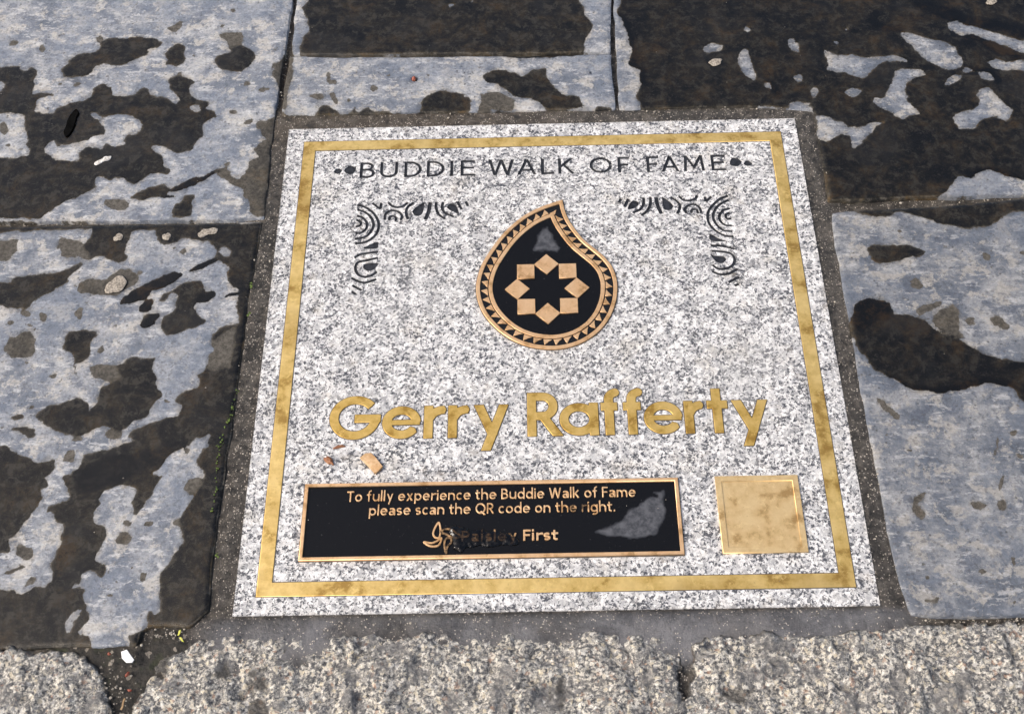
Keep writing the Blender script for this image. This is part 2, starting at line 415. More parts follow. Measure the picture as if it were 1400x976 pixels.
M = dict(slate=mat_slate(), water=mat_water(), dirty_water=mat_water('dirty_water', (.55, .54, .52)), granite=mat_granite(), kerb=mat_kerb(), mortar=mat_mortar(), soil=mat_soil(), ground=mat_ground(),
         brass=mat_brass(), bronze=mat_brass('bronze', (.74, .45, .22), (.88, .58, .32), (.45, .25, .10), .36, 60), enamel=mat_enamel(),
         letter=mat_brass('letter_brass', (.58, .37, .085), (.80, .55, .18), (.34, .19, .035), .36, 45),
         paint=plain('carving_paint', (.008, .009, .011), (.032, .034, .040), .4, 260, .5),
         pitch=plain('black_ground', (.006, .006, .0065), (.010, .010, .010), .22, 200, .2),
         plate_gold=mat_brass('plate_gold', (.74, .50, .22), (.90, .66, .33), (.42, .25, .09), .34, 50), grit=plain('grit', (.46, .42, .35), (.16, .145, .125), .6, 60), seam=plain('seam', (.05, .042, .034), (.11, .095, .075), .7), wet_glint=plain('wet_glint_bronze', (.05, .035, .02), (.45, .27, .13), .18, 300, .4, .3),  # letters under the water smear: dark wet bronze, orange glints painted in
         gum=plain('gum', (.40, .36, .30), (.16, .14, .115), .8, 420, .6), white_gum=plain('white_gum', (.75, .74, .70), (.4, .38, .35), .6, 420, .9),
         black=plain('black_scrap', (.002, .002, .002), (.005, .005, .005), .9, spec=.03), wood=plain('wood', (.62, .43, .25), (.45, .27, .12), .6, 160),
         bark=plain('bark', (.20, .07, .03), (.32, .16, .08), .55), white=plain('white_plastic', (.82, .82, .80), (.78, .78, .76), .4, 50, .1),
         petal=plain('petal', (.62, .60, .12), (.5, .52, .08), .6), moss=plain('moss', (.10, .15, .025), (.05, .08, .015), .7), red=plain('red_husk', (.25, .05, .03), (.32, .13, .08), .4),
         straw=plain('straw', (.32, .22, .12), (.22, .14, .07), .7))

# ------------------------------------------------------------------ wet patches: outlines as they lie on the stones
PAD = 120
GW, GH = 1400 + 2 * PAD, 976 + 2 * PAD
def raster(poly, wob=True):
    P = np.asarray(poly, float) + PAD
    x0, y0 = np.maximum(np.floor(P.min(0)) - 1, 0).astype(int); x1, y1 = np.minimum(np.ceil(P.max(0)) + 2, (GW, GH)).astype(int)
    if x1 <= x0 or y1 <= y0: return None
    X, Y = np.meshgrid(np.arange(x0, x1) + .5, np.arange(y0, y1) + .5); ins = np.zeros(X.shape, bool)
    for a, b in zip(P, np.roll(P, -1, 0)):
        if a[1] != b[1]: ins ^= ((a[1] > Y) != (b[1] > Y)) & (X < (b[0] - a[0]) * (Y - a[1]) / (b[1] - a[1]) + a[0])
    return (slice(y0, y1), slice(x0, x1)), ins
WET = np.zeros((GH, GW)); DEEP = np.zeros((GH, GW))
def wetp(pts, o=(0, 0), s=1.0, lev=1.0, val=1.0):
    r = raster([(o[0] + x / s, o[1] + y / s) for x, y in pts])
    if r is None: return
    sl_, m = r; WET[sl_][m] = val
    if val: DEEP[sl_][m] = lev
def spot(x, y, rx, ry, o, s, **k): wetp([(x + rx * math.cos(t) * (1 + .2 * math.sin(3 * t + x)), y + ry * math.sin(t)) for t in np.linspace(0, 6.1, 14)], o, s, **k)
A = dict(o=(0, 0), s=3.05); B = dict(o=(360, 0), s=2.593); CC = dict(o=(830, 0), s=2.456)
D = dict(o=(0, 280), s=2.871); E = dict(o=(0, 600), s=2.595); HH = dict(o=(1080, 260), s=1.627)
DRY = dict(val=0.0)
# stone at the upper left
wetp([(250,325),(262,290),(300,245),(345,225),(380,232),(415,210),(420,180),(450,162),(520,165),(560,155),(610,158),(640,165),(670,185),(650,200),(625,205),(610,240),(560,260),(520,275),(470,275),(430,270),(390,280),(365,310),(330,325),(280,330)], **A)
wetp([(685,235),(710,200),(730,182),(765,180),(778,200),(770,230),(785,240),(770,262),(740,285),(715,278),(690,270),(700,250)], **A)
wetp([(920,155),(950,140),(1015,137),(1025,165),(1010,190),(985,200),(975,205),(955,195),(945,170)], lev=.6, **A)
wetp([(895,245),(920,230),(960,215),(985,195),(1020,185),(1050,205),(1065,232),(1040,265),(1000,295),(960,298),(920,285),(905,265)], **A)
wetp([(700,120),(730,105),(755,85),(765,95),(755,125),(735,135),(712,130)], lev=.5, **A)
wetp([(20,185),(45,170),(85,178),(60,188),(30,195)], lev=.5, **A); wetp([(395,165),(410,150),(430,160),(420,180),(400,178)], lev=.5, **A)
wetp([(165,205),(185,180),(195,205),(182,220)], lev=.5, **A); wetp([(440,0),(450,0)], **A)
wetp([(-400,265),(30,285),(70,272),(95,300),(135,275),(150,315),(130,340),(135,370),(130,400),(180,385),(240,390),(235,403),(180,405),(150,425),(135,470),(110,490),(80,475),(40,470),(-400,475)], **A)
wetp([(-50,325),(8,335),(20,350),(8,375),(-50,380)], **A, **DRY)
wetp([(100,480),(135,470),(170,485),(220,480),(250,455),(320,430),(385,415),(395,370),(425,350),(465,370),(475,395),(520,400),(570,390),(600,365),(625,370),(630,395),(690,410),(720,430),(740,440),(755,410),(715,385),(690,375),(710,330),(755,320),(810,340),(800,365),(805,400),(830,420),(870,425),(875,440),(850,455),(880,465),(915,495),(880,505),(845,530),(850,570),(810,605),(805,630),(740,648),(690,620),(640,605),(625,615),(640,640),(660,650),(680,690),(720,705),(700,725),(640,715),(600,745),(570,762),(535,755),(525,735),(490,735),(460,748),(430,735),(400,745),(395,780),(350,805),(320,825),(290,828),(250,850),(190,890),(160,915),(-400,915),(-400,670),(60,665),(100,655),(130,650),(105,610),(110,560)], **A)
wetp([(410,500),(440,485),(490,478),(550,485),(595,510),(600,540),(570,560),(540,555),(520,580),(525,605),(480,610),(440,600),(420,625),(360,615),(330,640),(335,675),(290,675),(230,665),(200,640),(190,605),(225,595),(240,618),(290,605),(340,595),(380,575),(430,565),(430,530)], **A, **DRY)
wetp([(375,472),(400,465),(435,485),(400,492)], **A, **DRY); wetp([(790,455),(805,438),(835,440),(835,465),(815,478)], **A, **DRY)
wetp([(180,470),(178,440),(215,420),(300,400),(330,410),(300,430),(250,450),(215,480)], **A, **DRY)
wetp([(545,825),(580,795),(640,775),(690,762),(705,785),(690,815),(640,820),(600,835)], **A)
wetp([(700,790),(760,755),(800,738),(835,738),(880,720),(920,712),(910,722),(870,740),(830,757),(800,772),(770,787),(720,802)], lev=1.3, **A)
wetp([(660,830),(690,815),(725,812),(715,823)], lev=1.3, **A)
wetp([(705,880),(720,850),(750,835),(760,815),(810,808),(800,840),(815,870),(805,905),(760,912),(715,905)], **A)
wetp([(435,825),(500,825),(545,845),(540,865),(500,882),(460,865)], lev=.55, **A)
wetp([(1060,535),(1085,515),(1120,500),(1165,455),(1250,540),(1200,700),(1160,900),(1075,900),(1040,880),(1035,850),(1020,820),(1030,790),(950,765),(900,740),(890,715),(940,700),(960,735),(1000,745),(1040,700),(1050,680),(1090,660),(1060,640),(1075,610),(1110,590),(1090,560)], lev=.72, **A)
wetp([(1145,300),(1215,150),(1225,300),(1190,470),(1160,400)], lev=.7, **A)
for x, y, rx, ry in ((250,350,12,8),(320,358,16,10),(810,233,12,7),(940,690,14,9),(975,462,22,11),(1040,515,20,10),(1145,270,14,8),(750,312,10,8),(690,315,8,5),(605,293,12,6),(840,297,8,6),(875,285,10,6),(935,112,9,9),(1095,375,24,10),(1025,350,14,12),(968,40,11,9),(190,460,10,8),(25,605,12,10),(15,535,22,26),(440,320,9,5),(765,490,8,8)):
    spot(x, y, rx, ry, lev=.55, **A)
# stone at the lower left, upper part
wetp([(-400,70),(1130,70),(1130,976),(380,976),(400,970),(440,950),(500,915),(520,890),(580,865),(640,840),(690,825),(700,800),(680,770),(720,735),(770,710),(775,690),(760,660),(790,650),(810,610),(815,580),(830,545),(820,510),(850,480),(890,470),(930,460),(930,400),(940,375),(950,340),(930,320),(890,300),(910,250),(870,225),(840,215),(860,190),(820,150),(760,130),(720,125),(690,145),(660,155),(640,140),(620,105),(560,100),(510,105),(505,140),(490,185),(500,190),(490,220),(460,230),(440,215),(400,195),(330,205),(270,210),(235,205),(240,120),(300,150),(330,160),(360,110),(375,84),(330,90),(240,95),(210,100),(130,105),(60,110),(-400,125)], lev=.95, **D)
wetp([(830,520),(870,490),(930,470),(910,560),(900,640),(840,640),(800,640),(820,590)], lev=.62, **D)
wetp([(235,205),(240,120),(300,150),(330,160),(350,190),(330,205),(270,210)], lev=.6, **D)
wetp([(865,185),(885,165),(912,185),(905,205),(880,205)], **D, **DRY); wetp([(770,915),(830,900),(830,940),(780,990),(720,990)], **D, **DRY)
wetp([(-400,145),(40,140),(75,135),(70,180),(40,215),(-400,245)], lev=.65, **D)
wetp([(-400,310),(30,300),(80,280),(160,270),(190,262),(240,260),(290,235),(330,215),(320,235),(280,265),(250,310),(200,340),(150,365),(120,400),(70,408),(-400,395)], **D)
wetp([(290,350),(300,310),(330,290),(370,295),(410,300),(430,280),(470,260),(510,258),(550,285),(540,310),(500,330),(470,345),(440,365),(380,362),(320,355)], lev=.72, **D)
wetp([(465,395),(480,360),(520,340),(580,305),(640,275),(690,262),(720,268),(715,285),(660,310),(600,335),(570,370),(510,380)], lev=1.25, **D)
wetp([(535,405),(560,375),(600,370),(590,405),(570,420)], lev=1.2, **D); wetp([(550,470),(560,430),(590,425),(640,430),(620,455),(600,480),(570,480)], lev=1.2, **D)
wetp([(640,440),(680,410),(690,360),(670,345),(720,310),(800,292),(805,325),(850,335),(860,355),(820,375),(770,380),(760,400),(790,440),(800,470),(760,490),(730,480),(705,500),(680,510),(650,508),(640,480)], **D)
wetp([(760,372),(800,345),(850,335),(860,355),(820,372),(780,382)], lev=1.3, **D)
wetp([(740,255),(780,235),(855,218),(850,235),(790,252),(745,268)], lev=1.2, **D); wetp([(615,378),(640,352),(690,330),(670,350),(640,380)], lev=.9, **D)
wetp([(880,370),(910,345),(960,330),(950,345),(900,368)], lev=1.2, **D)
wetp([(20,560),(40,520),(80,500),(110,500),(130,520),(150,520),(130,535),(130,570),(110,600),(80,608),(40,600)], lev=.72, **D)
wetp([(250,570),(255,520),(275,490),(330,485),(375,490),(380,510),(360,530),(350,600),(320,620),(304,624),(304,680),(297,680),(296,620),(290,615),(285,595)], **D)
wetp([(145,835),(180,790),(230,780),(300,755),(340,770),(340,800),(370,770),(390,720),(430,700),(470,680),(460,640),(490,615),(530,590),(550,605),(620,595),(605,630),(620,680),(610,700),(635,740),(600,780),(580,830),(520,855),(480,890),(440,880),(400,870),(330,890),(250,890),(200,880),(170,850)], **D)
wetp([(430,700),(370,680),(360,640),(410,630),(462,640),(470,680)], lev=.65, **D)
wetp([(395,915),(430,880),(470,890),(470,920),(400,930)], lev=.7, **D); wetp([(285,910),(310,888),(335,905),(320,940),(290,940)], lev=.6, **D)
wetp([(50,825),(80,812),(105,825),(90,840),(60,838)], lev=.9, **D); wetp([(45,880),(100,868),(140,870),(140,890),(110,905),(60,890)], lev=.9, **D)
wetp([(385,560),(410,535),(415,560),(405,580),(390,575)], lev=.6, **D); wetp([(-400,945),(60,940),(90,990),(-400,990)], lev=.8, **D)
for x, y, rx, ry in ((100,420,20,12),(165,440,16,22),(50,460,18,10),(300,430,16,20),(110,470,10,8),(130,490,14,6),(205,668,18,9),(95,625,10,8),(130,793,11,7),(275,968,22,12),(320,395,12,6),(720,180,10,16),(690,165,8,8),(645,775,14,9),(555,270,18,7),(265,937,8,8),(570,440,10,6)):
    spot(x, y, rx, ry, lev=.6, **D)
# stone at the lower left, lower part: water with dry tongues
wetp([(-400,32),(1000,32),(1000,800),(-400,800)], lev=.92, **E)
wetp([(-400,0),(480,0),(400,30),(340,52),(290,70),(270,110),(245,128),(215,130),(225,165),(245,190),(235,215),(205,232),(160,250),(150,270),(185,265),(200,290),(215,300),(210,350),(205,400),(190,450),(175,510),(150,530),(130,525),(110,545),(75,560),(65,530),(20,535),(-400,545),(-400,425),(30,405),(20,360),(60,325),(100,290),(125,245),(145,205),(140,175),(165,150),(150,130),(190,100),(185,60),(130,75),(90,60),(40,50),(25,22),(-400,20)], **E, **DRY)
wetp([(260,130),(300,90),(380,60),(470,40),(560,20),(640,10),(600,60),(540,110),(500,130),(420,150),(350,180),(300,190),(255,180)], lev=1.15, **E)
wetp([(220,75),(230,40),(265,40),(260,80),(240,90)], lev=.6, **E)
wetp([(50,390),(65,360),(85,380),(120,390),(115,410),(90,430),(60,415)], lev=.7, **E); wetp([(95,520),(110,490),(130,490),(120,520)], lev=.6, **E)
for k in range(9):
    x, y = 15 + 9 * k, 300 - 9 * k; wetp([(x, y), (x + 45, y - 40), (x + 50, y - 36), (x + 6, y + 5)], lev=1.2, **E)
wetp([(10,470),(60,455),(95,452),(90,462),(40,475)], lev=1.0, **E)
wetp([(340,215),(360,185),(430,155),(490,175),(485,215),(470,235),(475,280),(500,265),(520,225),(545,200),(560,160),(580,130),(535,125),(560,100),(590,60),(640,40),(690,20),(700,-10),(725,0),(720,50),(700,90),(720,115),(720,135),(670,150),(655,180),(695,200),(670,240),(645,270),(650,300),(640,320),(655,360),(630,400),(600,450),(570,490),(580,530),(555,570),(560,610),(540,630),(520,600),(515,640),(525,665),(470,690),(450,800),(330,800),(325,700),(300,680),(290,700),(280,690),(320,640),(305,590),(290,550),(300,520),(280,510),(240,525),(260,505),(285,500),(290,470),(320,462),(350,475),(375,475),(380,440),(340,425),(345,390),(375,350),(375,310),(340,300),(330,275),(355,240)], **E, **DRY)
wetp([(225,665),(260,610),(285,600),(285,620),(265,650),(255,690),(235,690)], **E, **DRY)
for x, y, rx, ry in ((440,352,28,22),(453,305,15,13),(535,303,17,8),(660,48,14,10),(460,453,9,8),(638,298,11,13),(400,547,14,8),(510,480,14,12)): spot(x, y, rx, ry, lev=.72, **E)
wetp([(655,180),(670,150),(715,140),(700,185),(680,200)], lev=.6, **E)
# dark stone in the top middle and the strip below it
wetp([(160,-200),(1100,-200),(1100,0),(1135,30),(1130,55),(1165,80),(1170,95),(1140,130),(1135,150),(1130,195),(135,195),(130,165),(155,120),(150,70),(130,30),(160,0)], lev=.9, **B)
wetp([(650,18),(675,8),(682,15),(665,25)], **B, **DRY); wetp([(720,0),(745,-5),(742,5)], **B, **DRY)
wetp([(555,400),(570,345),(620,318),(680,325),(735,355),(725,395),(690,412),(560,412)], lev=1.0, **B)
wetp([(770,265),(850,248),(910,270),(940,260),(985,250),(1000,245),(1005,275),(1025,300),(1050,330),(1080,345),(1120,350),(1130,385),(1060,395),(1010,390),(960,355),(880,335),(820,305),(780,290)], **B)
wetp([(765,335),(830,335),(890,350),(880,395),(760,400),(770,365)], lev=.68, **B)
wetp([(180,408),(190,385),(230,378),(270,400),(310,395),(330,378),(340,400),(380,378),(400,400),(550,400),(740,405),(880,402),(1020,398),(1170,400),(1180,385),(1240,385),(1270,430),(70,430),(70,408)], lev=.9, **B)
wetp([(870,192),(1115,186),(1110,200),(1020,208),(960,205),(870,202)], lev=1.2, **B)
wetp([(160,340),(210,330),(215,345),(200,362),(170,350)], lev=.6, **B); wetp([(240,325),(260,320),(258,370),(240,365)], lev=.6, **B)
for x, y, rx, ry in ((245,265,9,7),(250,290,14,6),(390,320,17,12),(240,285,6,14),(590,262,10,4),(440,268,9,7),(1010,233,6,5),(300,350,10,9)): spot(x, y, rx, ry, lev=.55, **B)
# stone at the upper right
wetp([(55,-200),(2000,-200),(2000,700),(700,700),(690,360),(105,375),(100,310),(120,280),(110,235),(75,215),(85,180),(70,130),(60,80),(40,40),(55,0)], lev=1.05, **CC)
for P in ([(1140,80),(1180,70),(1230,85),(1300,110),(1400,130),(1520,150),(1520,200),(1400,180),(1350,155),(1280,140),(1240,115),(1200,120),(1150,100)],
          [(975,105),(1020,115),(1080,135),(1130,140),(1165,160),(1185,200),(1185,225),(1140,228),(1090,210),(1040,170),(1000,140)],
          [(720,165),(760,185),(810,180),(870,195),(910,190),(960,180),(1015,195),(1010,205),(940,205),(890,230),(850,255),(800,245),(735,235),(755,205)],
          [(965,240),(1000,235),(1050,228),(1065,245),(1020,275),(1000,300),(1010,340),(1050,370),(1050,390),(980,398),(940,370),(900,350),(895,330),(930,330),(950,300),(970,275)],
          [(1170,380),(1230,365),(1245,340),(1235,310),(1280,290),(1320,340),(1370,375),(1355,410),(1300,390),(1260,400),(1240,425),(1180,430),(1165,400)],
          [(700,385),(735,385),(780,405),(800,430),(850,435),(900,415),(940,410),(900,440),(880,460),(870,490),(835,505),(825,460),(790,445),(760,460),(740,475),(710,470)],
          [(1100,660),(1150,640),(1170,590),(1220,600),(1290,575),(1340,590),(1400,605),(1500,610),(1500,665),(1200,672)],
          [(435,205),(455,160),(470,165),(480,210),(510,255),(495,275),(460,250)], [(317,160),(350,147),(390,155),(385,172),(350,180),(325,175)],
          [(608,140),(625,130),(655,155),(640,180),(620,170)], [(1275,205),(1310,195),(1360,210),(1400,205),(1480,210),(1480,250),(1400,240),(1350,235),(1300,225)],
          [(1130,285),(1165,245),(1190,250),(1175,280),(1150,290)], [(1235,245),(1290,240),(1300,265),(1250,270)],
          [(620,262),(645,253),(662,270),(640,278)], [(675,300),(700,290),(712,310),(695,330),(680,320)], [(800,310),(820,295),(860,305),(830,328),(810,325)],
          [(605,345),(640,340),(690,350),(660,360),(610,358)], [(460,95),(478,82),(482,100),(465,108)], [(520,290),(545,283),(560,300),(545,306)],
          [(803,98),(815,90),(818,102),(808,106)], [(1035,15),(1055,5),(1075,20),(1060,30)], [(945,80),(965,90),(955,98)], [(755,140),(770,145),(775,160),(760,155)], [(1185,225),(1215,230),(1240,250),(1200,245)]):
    wetp(P, **CC, **DRY)
for P in ([(840,30),(880,60),(950,85),(1000,112),(960,104),(890,78)], [(1020,10),(1080,32),(1140,66),(1220,76),(1400,116),(1500,120),(1400,100),(1240,62),(1120,22),(1060,-10)],
          [(1190,228),(1230,234),(1300,234),(1330,270),(1310,275),(1290,245),(1230,246)], [(510,240),(550,280),(580,315),(560,320),(545,290)], [(1170,160),(1200,120),(1240,118),(1290,145),(1400,190),(1400,200),(1280,160),(1230,135),(1200,150)],
          [(1190,572),(1230,585),(1290,565),(1340,578),(1400,595),(1400,603),(1340,590),(1290,576),(1220,600)], [(45,40),(62,80),(74,130),(88,180),(78,212),(112,235),(125,280),(135,280),(120,225),(95,210),(100,180),(85,120),(70,60)]):
    wetp(P, lev=1.3, **CC)  # black lines painted for water rims that mirror dark ground
for x, y, rx, ry in ((1000,365,40,8),(1210,440,40,18),(1040,330,24,30)): pass
# stone at the lower right
wetp([(20,10),(85,25),(521,12),(700,8),(700,50),(521,55),(480,60),(440,80),(400,92),(350,80),(310,65),(280,60),(240,50),(215,60),(160,55),(120,42),(95,45),(60,45)], lev=.85, **HH)
wetp([(170,130),(185,120),(240,125),(290,130),(310,140),(290,150),(250,158),(200,160),(178,155)], lev=1.05, **HH)
wetp([(100,300),(135,290),(140,255),(175,240),(220,255),(230,280),(260,275),(300,290),(330,315),(380,335),(420,360),(470,375),(521,385),(700,400),(700,500),(521,475),(490,440),(430,420),(380,440),(310,445),(260,430),(220,415),(180,385),(150,360),(140,330),(105,340)], lev=1.07, **HH)
wetp([(135,300),(142,258),(175,244),(215,255),(222,285),(190,295),(160,310)], lev=1.22, **HH); wetp([(215,405),(260,425),(310,438),(380,432),(430,412),(490,425),(500,440),(430,425),(380,442),(310,448),(255,432)], lev=1.25, **HH)
wetp([(315,290),(330,270),(360,258),(380,270),(380,310),(390,330),(350,325),(330,305)], lev=.7, **HH)
for P in ([(270,205),(285,198),(300,212),(290,222),(275,215)], [(390,295),(410,288),(418,300),(400,306)], [(440,285),(465,280),(490,305),(480,318),(455,300)], [(275,265),(310,255),(335,250),(330,262),(290,280)],
          [(490,540),(505,535),(512,548),(495,550)], [(400,695),(420,690),(440,700),(425,715),(408,710)], [(465,690),(485,690),(488,712),(470,712)], [(292,905),(330,900),(328,915),(300,915)],
          [(415,842),(430,838),(438,848),(422,855)], [(475,915),(490,910),(490,925)], [(298,855),(318,860),(300,864)], [(272,680),(290,670),(285,700),(300,720),(290,740),(275,715)], [(435,140),(450,140),(448,160),(435,155)],
          [(190,458),(215,472),(250,510),(240,510),(210,485)], [(480,810),(492,815),(498,835),(488,830)]):
    wetp(P, lev=.68, **HH)
for x, y, rx, ry in ((512,590,8,8),(265,575,8,5),(515,140,8,5),(240,92,6,5),(475,655,4,25),(460,560,3,40)): spot(x, y, rx, ry, lev=.6, **HH)

def blur(a, s):
    r = int(3 * s); k = np.exp(-.5 * (np.arange(-r, r + 1) / s) ** 2); k /= k.sum()
    for ax in (0, 1):
        p = np.pad(a, [(r, r) if i == ax else (0, 0) for i in (0, 1)], mode='edge')
        a = sum(kk * (p[i:i + a.shape[0]] if ax == 0 else p[:, i:i + a.shape[1]]) for i, kk in enumerate(k))
    return a
DEEPB = blur(np.where(WET > .5, DEEP, 0), 3) / np.maximum(blur(WET, 3), .05)
WETB = blur(WET, 1.6); WETW = blur(WET, 5)
def samp(T, X, Y):
    px, py = pix(X, Y); px = px + PAD - .5; py = py + PAD - .5
    inb = (px > 2) & (px < GW - 3) & (py > 2) & (py < GH - 3)
    px = np.clip(px, 1, GW - 3); py = np.clip(py, 1, GH - 3)
    ix, iy = px.astype(int), py.astype(int); fx, fy = px - ix, py - iy
    v = (T[iy, ix] * (1 - fx) + T[iy, ix + 1] * fx) * (1 - fy) + (T[iy + 1, ix] * (1 - fx) + T[iy + 1, ix + 1] * fx) * fy
    return v, inb

# ------------------------------------------------------------------ setting: ground, mortar
g = bpy.data.meshes.new("ground"); g.from_pydata([(-40, -40, -.06), (40, -40, -.06), (40, 40, -.06), (-40, 40, -.06)], [], [(0, 1, 2, 3)])
tag(put('ground', g, M['ground']), kind='structure')

def mortar_bed():
    xs = np.arange(-.80, .80, .003); ys = np.arange(-.50, .62, .003); X, Y = np.meshgrid(xs, ys)
    px, py = pix(X, Y)
    n1 = fbm(X * 18, Y * 18, 3, 4) - .5; n2 = fbm(X * 120, Y * 120, 9, 3) - .5; n3 = fbm(X * 6, Y * 70, 21, 4) - .5
    Z = -.0035 + .003 * n1 + .0016 * n2
    inner = np.maximum(np.abs(X), np.abs(Y))
    near = np.clip((.345 - inner) / .03, 0, 1); Z += .0020 * near - .004 * (1 - near)
    bot = np.clip((-.300 - Y) / .006, 0, 1) * np.clip((.35 - np.abs(X)) / .04, 0, 1) * np.clip((Y + .36) / .02, 0, 1)
    Z += bot * (.0030 + .006 * n3)
    Z[inner < .285] = -.045
    warm = np.clip((Y - .26) / .03, 0, 1) * np.clip((.1 - X) / .2, 0, 1)
    F = np.ones_like(X)
    V = {'warm': warm, 'pale': np.clip(bot * (.75 + n1 * 1.6), 0, 1)}
    me = grid_mesh(xs, ys, F, lambda a, b, c: Z, (0, 0), V)
    return tag(put('mortar_bed', me, M['mortar']), kind='structure')
mortar_bed()

# ------------------------------------------------------------------ flagstones and their puddles
def flagstone(poly_px, label, group, seed, tilt=(0, 0, 0), holes=(), tone=.5):
    P = W(poly_px); c = P.mean(0); st = .0021
    lo, hi = P.min(0) - .01, P.max(0) + .01
    xs = np.arange(lo[0], hi[0], st); ys = np.arange(lo[1], hi[1], st); X, Y = np.meshgrid(xs, ys)
    F = sdf_poly(P, X, Y) - .0006 + .0035 * (fbm(X * 45, Y * 45, seed, 4) - .5) + .003 * (fbm(X * 9, Y * 9, seed + 5, 2) - .5)
    for (hx, hy, r) in holes:
        q = at(hx, hy); rr = np.hypot(X - q[0], (Y - q[1]) * .9); F = np.minimum(F, rr - r * (1 + .35 * (fbm(X * 300, Y * 300, seed + 3, 2) - .5)))
    wx = .010 * (fbm(X * 38, Y * 38, seed + 81, 2) - .5) + .0055 * (fbm(X * 130, Y * 130, seed + 83, 3, .6) - .5)
    wy = .010 * (fbm(X * 38, Y * 38, seed + 85, 2) - .5) + .0055 * (fbm(X * 130, Y * 130, seed + 87, 3, .6) - .5)
    XW, YW = X + wx, Y + wy
    wet, inb = samp(WETB, XW, YW); deep, _ = samp(DEEPB, XW, YW); wide, _ = samp(WETW, XW, YW)
    alt = np.clip((fbm(X * 9, Y * 9, seed + 40, 5) - .47) * 14 + .5, 0, 1)
    wet = np.where(inb, wet, alt); wide = np.where(inb, wide, alt); deep = np.where(inb, deep, 1.0)
    # fray the outlines a little, drawn out along the bedding of the slate
    fr = fbm(X * 120, Y * 150, seed + 60, 4) - .5
    wet = np.clip(wet + fr * .55 * np.exp(-((wet - .5) / .35) ** 2), 0, 1)
    def z(X, Y, F):
        e = np.clip(F / .005, 0, 1)
        return (tilt[0] + tilt[1] * (X - c[0]) + tilt[2] * (Y - c[1]) - .0014 * (1 - e) ** 2
                + .0022 * (fbm(X * 7, Y * 7, seed + 9, 3) - .5) + .0009 * (fbm(X * 60, Y * 60, seed + 11, 3) - .5) * (1 - .8 * wide) - .0006 * wide)
    Zg = z(X, Y, F)
    Zs = tilt[0] + tilt[1] * (X - c[0]) + tilt[2] * (Y - c[1]) - .0014 * (1 - np.clip(F / .005, 0, 1)) ** 2 + .0022 * (fbm(X * 7, Y * 7, seed + 9, 3) - .5) - .0006 * wide
    me = grid_mesh(xs, ys, F, z, c, {'wet': wet, 'deep': deep, 'wide': wide, 'tone': np.full_like(wet, tone)}, skirt=-.045)
    o = tag(put('flagstone', me, M['slate'], loc=(c[0], c[1], 0)), label, 'paving stone', group)
    # the standing water: only where a patch is properly wet, with a rounded rim
    PF = np.minimum((wet - .72) * .02, (deep - .80) * .03); PF = np.minimum(PF, F - .002)
    PF[0] = PF[-1] = -1; PF[:, 0] = PF[:, -1] = -1
    if (PF > 0).sum() > 20:
        def zp(X, Y, Q):
            e = np.clip(wide * 1.6 - .7, 0, 1)
            return Zs + .00022 + .0005 * np.sqrt(e) + .0003 * (fbm(X * 30, Y * 30, seed + 77, 2) - .5)
        pm = grid_mesh(xs, ys, PF, zp, c)
        tag(put('puddle', pm, M['water'], loc=(c[0], c[1], 0)), kind='structure')
    return o
G1 = 'slate flagstones around the memorial plaque'
flagstone([(-160,-120),(405,-120),(400,0),(391,60),(381,120),(376,165),(368,225),(361,299),(200,301),(0,304),(-160,307)],
          'large pale slate flagstone at the upper left with brown wet patches and a black scrap', G1, 11, (.0004, .002, 0), tone=.53)
flagstone([(-160,311),(0,308),(200,306),(358,303),(352,345),(342,410),(330,500),(316,590),(303,680),(292,760),(286,835),(258,856),(208,855),(193,862),(186,882),(60,886),(-160,893)],
          'slate flagstone at the lower left with chipped corner and pale dry tongues', G1, 23, (-.0006, .001, .001))
flagstone([(409,-120),(832,-120),(836,0),(835,71),(620,73),(398,75),(404,0)],
          'slate flagstone at the top middle, almost wholly covered by a brown wet patch', G1, 37, (0, 0, 0))
flagstone([(397,78),(620,77),(836,74),(842,150),(620,154),(386,157),(388,120)],
          'narrow pale slate strip directly above the plaque with a small hole holding a red husk', G1, 41, (.0006, 0, 0), tone=.5, holes=((567, 108, .0042), (808, 99, .0022)))
flagstone([(838,-120),(1560,-120),(1560,262),(1400,266),(1133,274),(1126,235),(1112,152),(1060,147),(950,147),(848,149),(843,90),(839,0)],
          'dark soaked slate flagstone at the upper right with scattered pale dry islands', G1, 53, (0, -.001, 0), tone=.44)
flagstone([(1137,291),(1400,272),(1560,262),(1560,836),(1400,841),(1246,842),(1225,780),(1206,690),(1178,540),(1152,390)],
          'pale blue slate flagstone right of the plaque with one long dark brown puddle', G1, 67, (.0008, 0, .001), tone=.38)

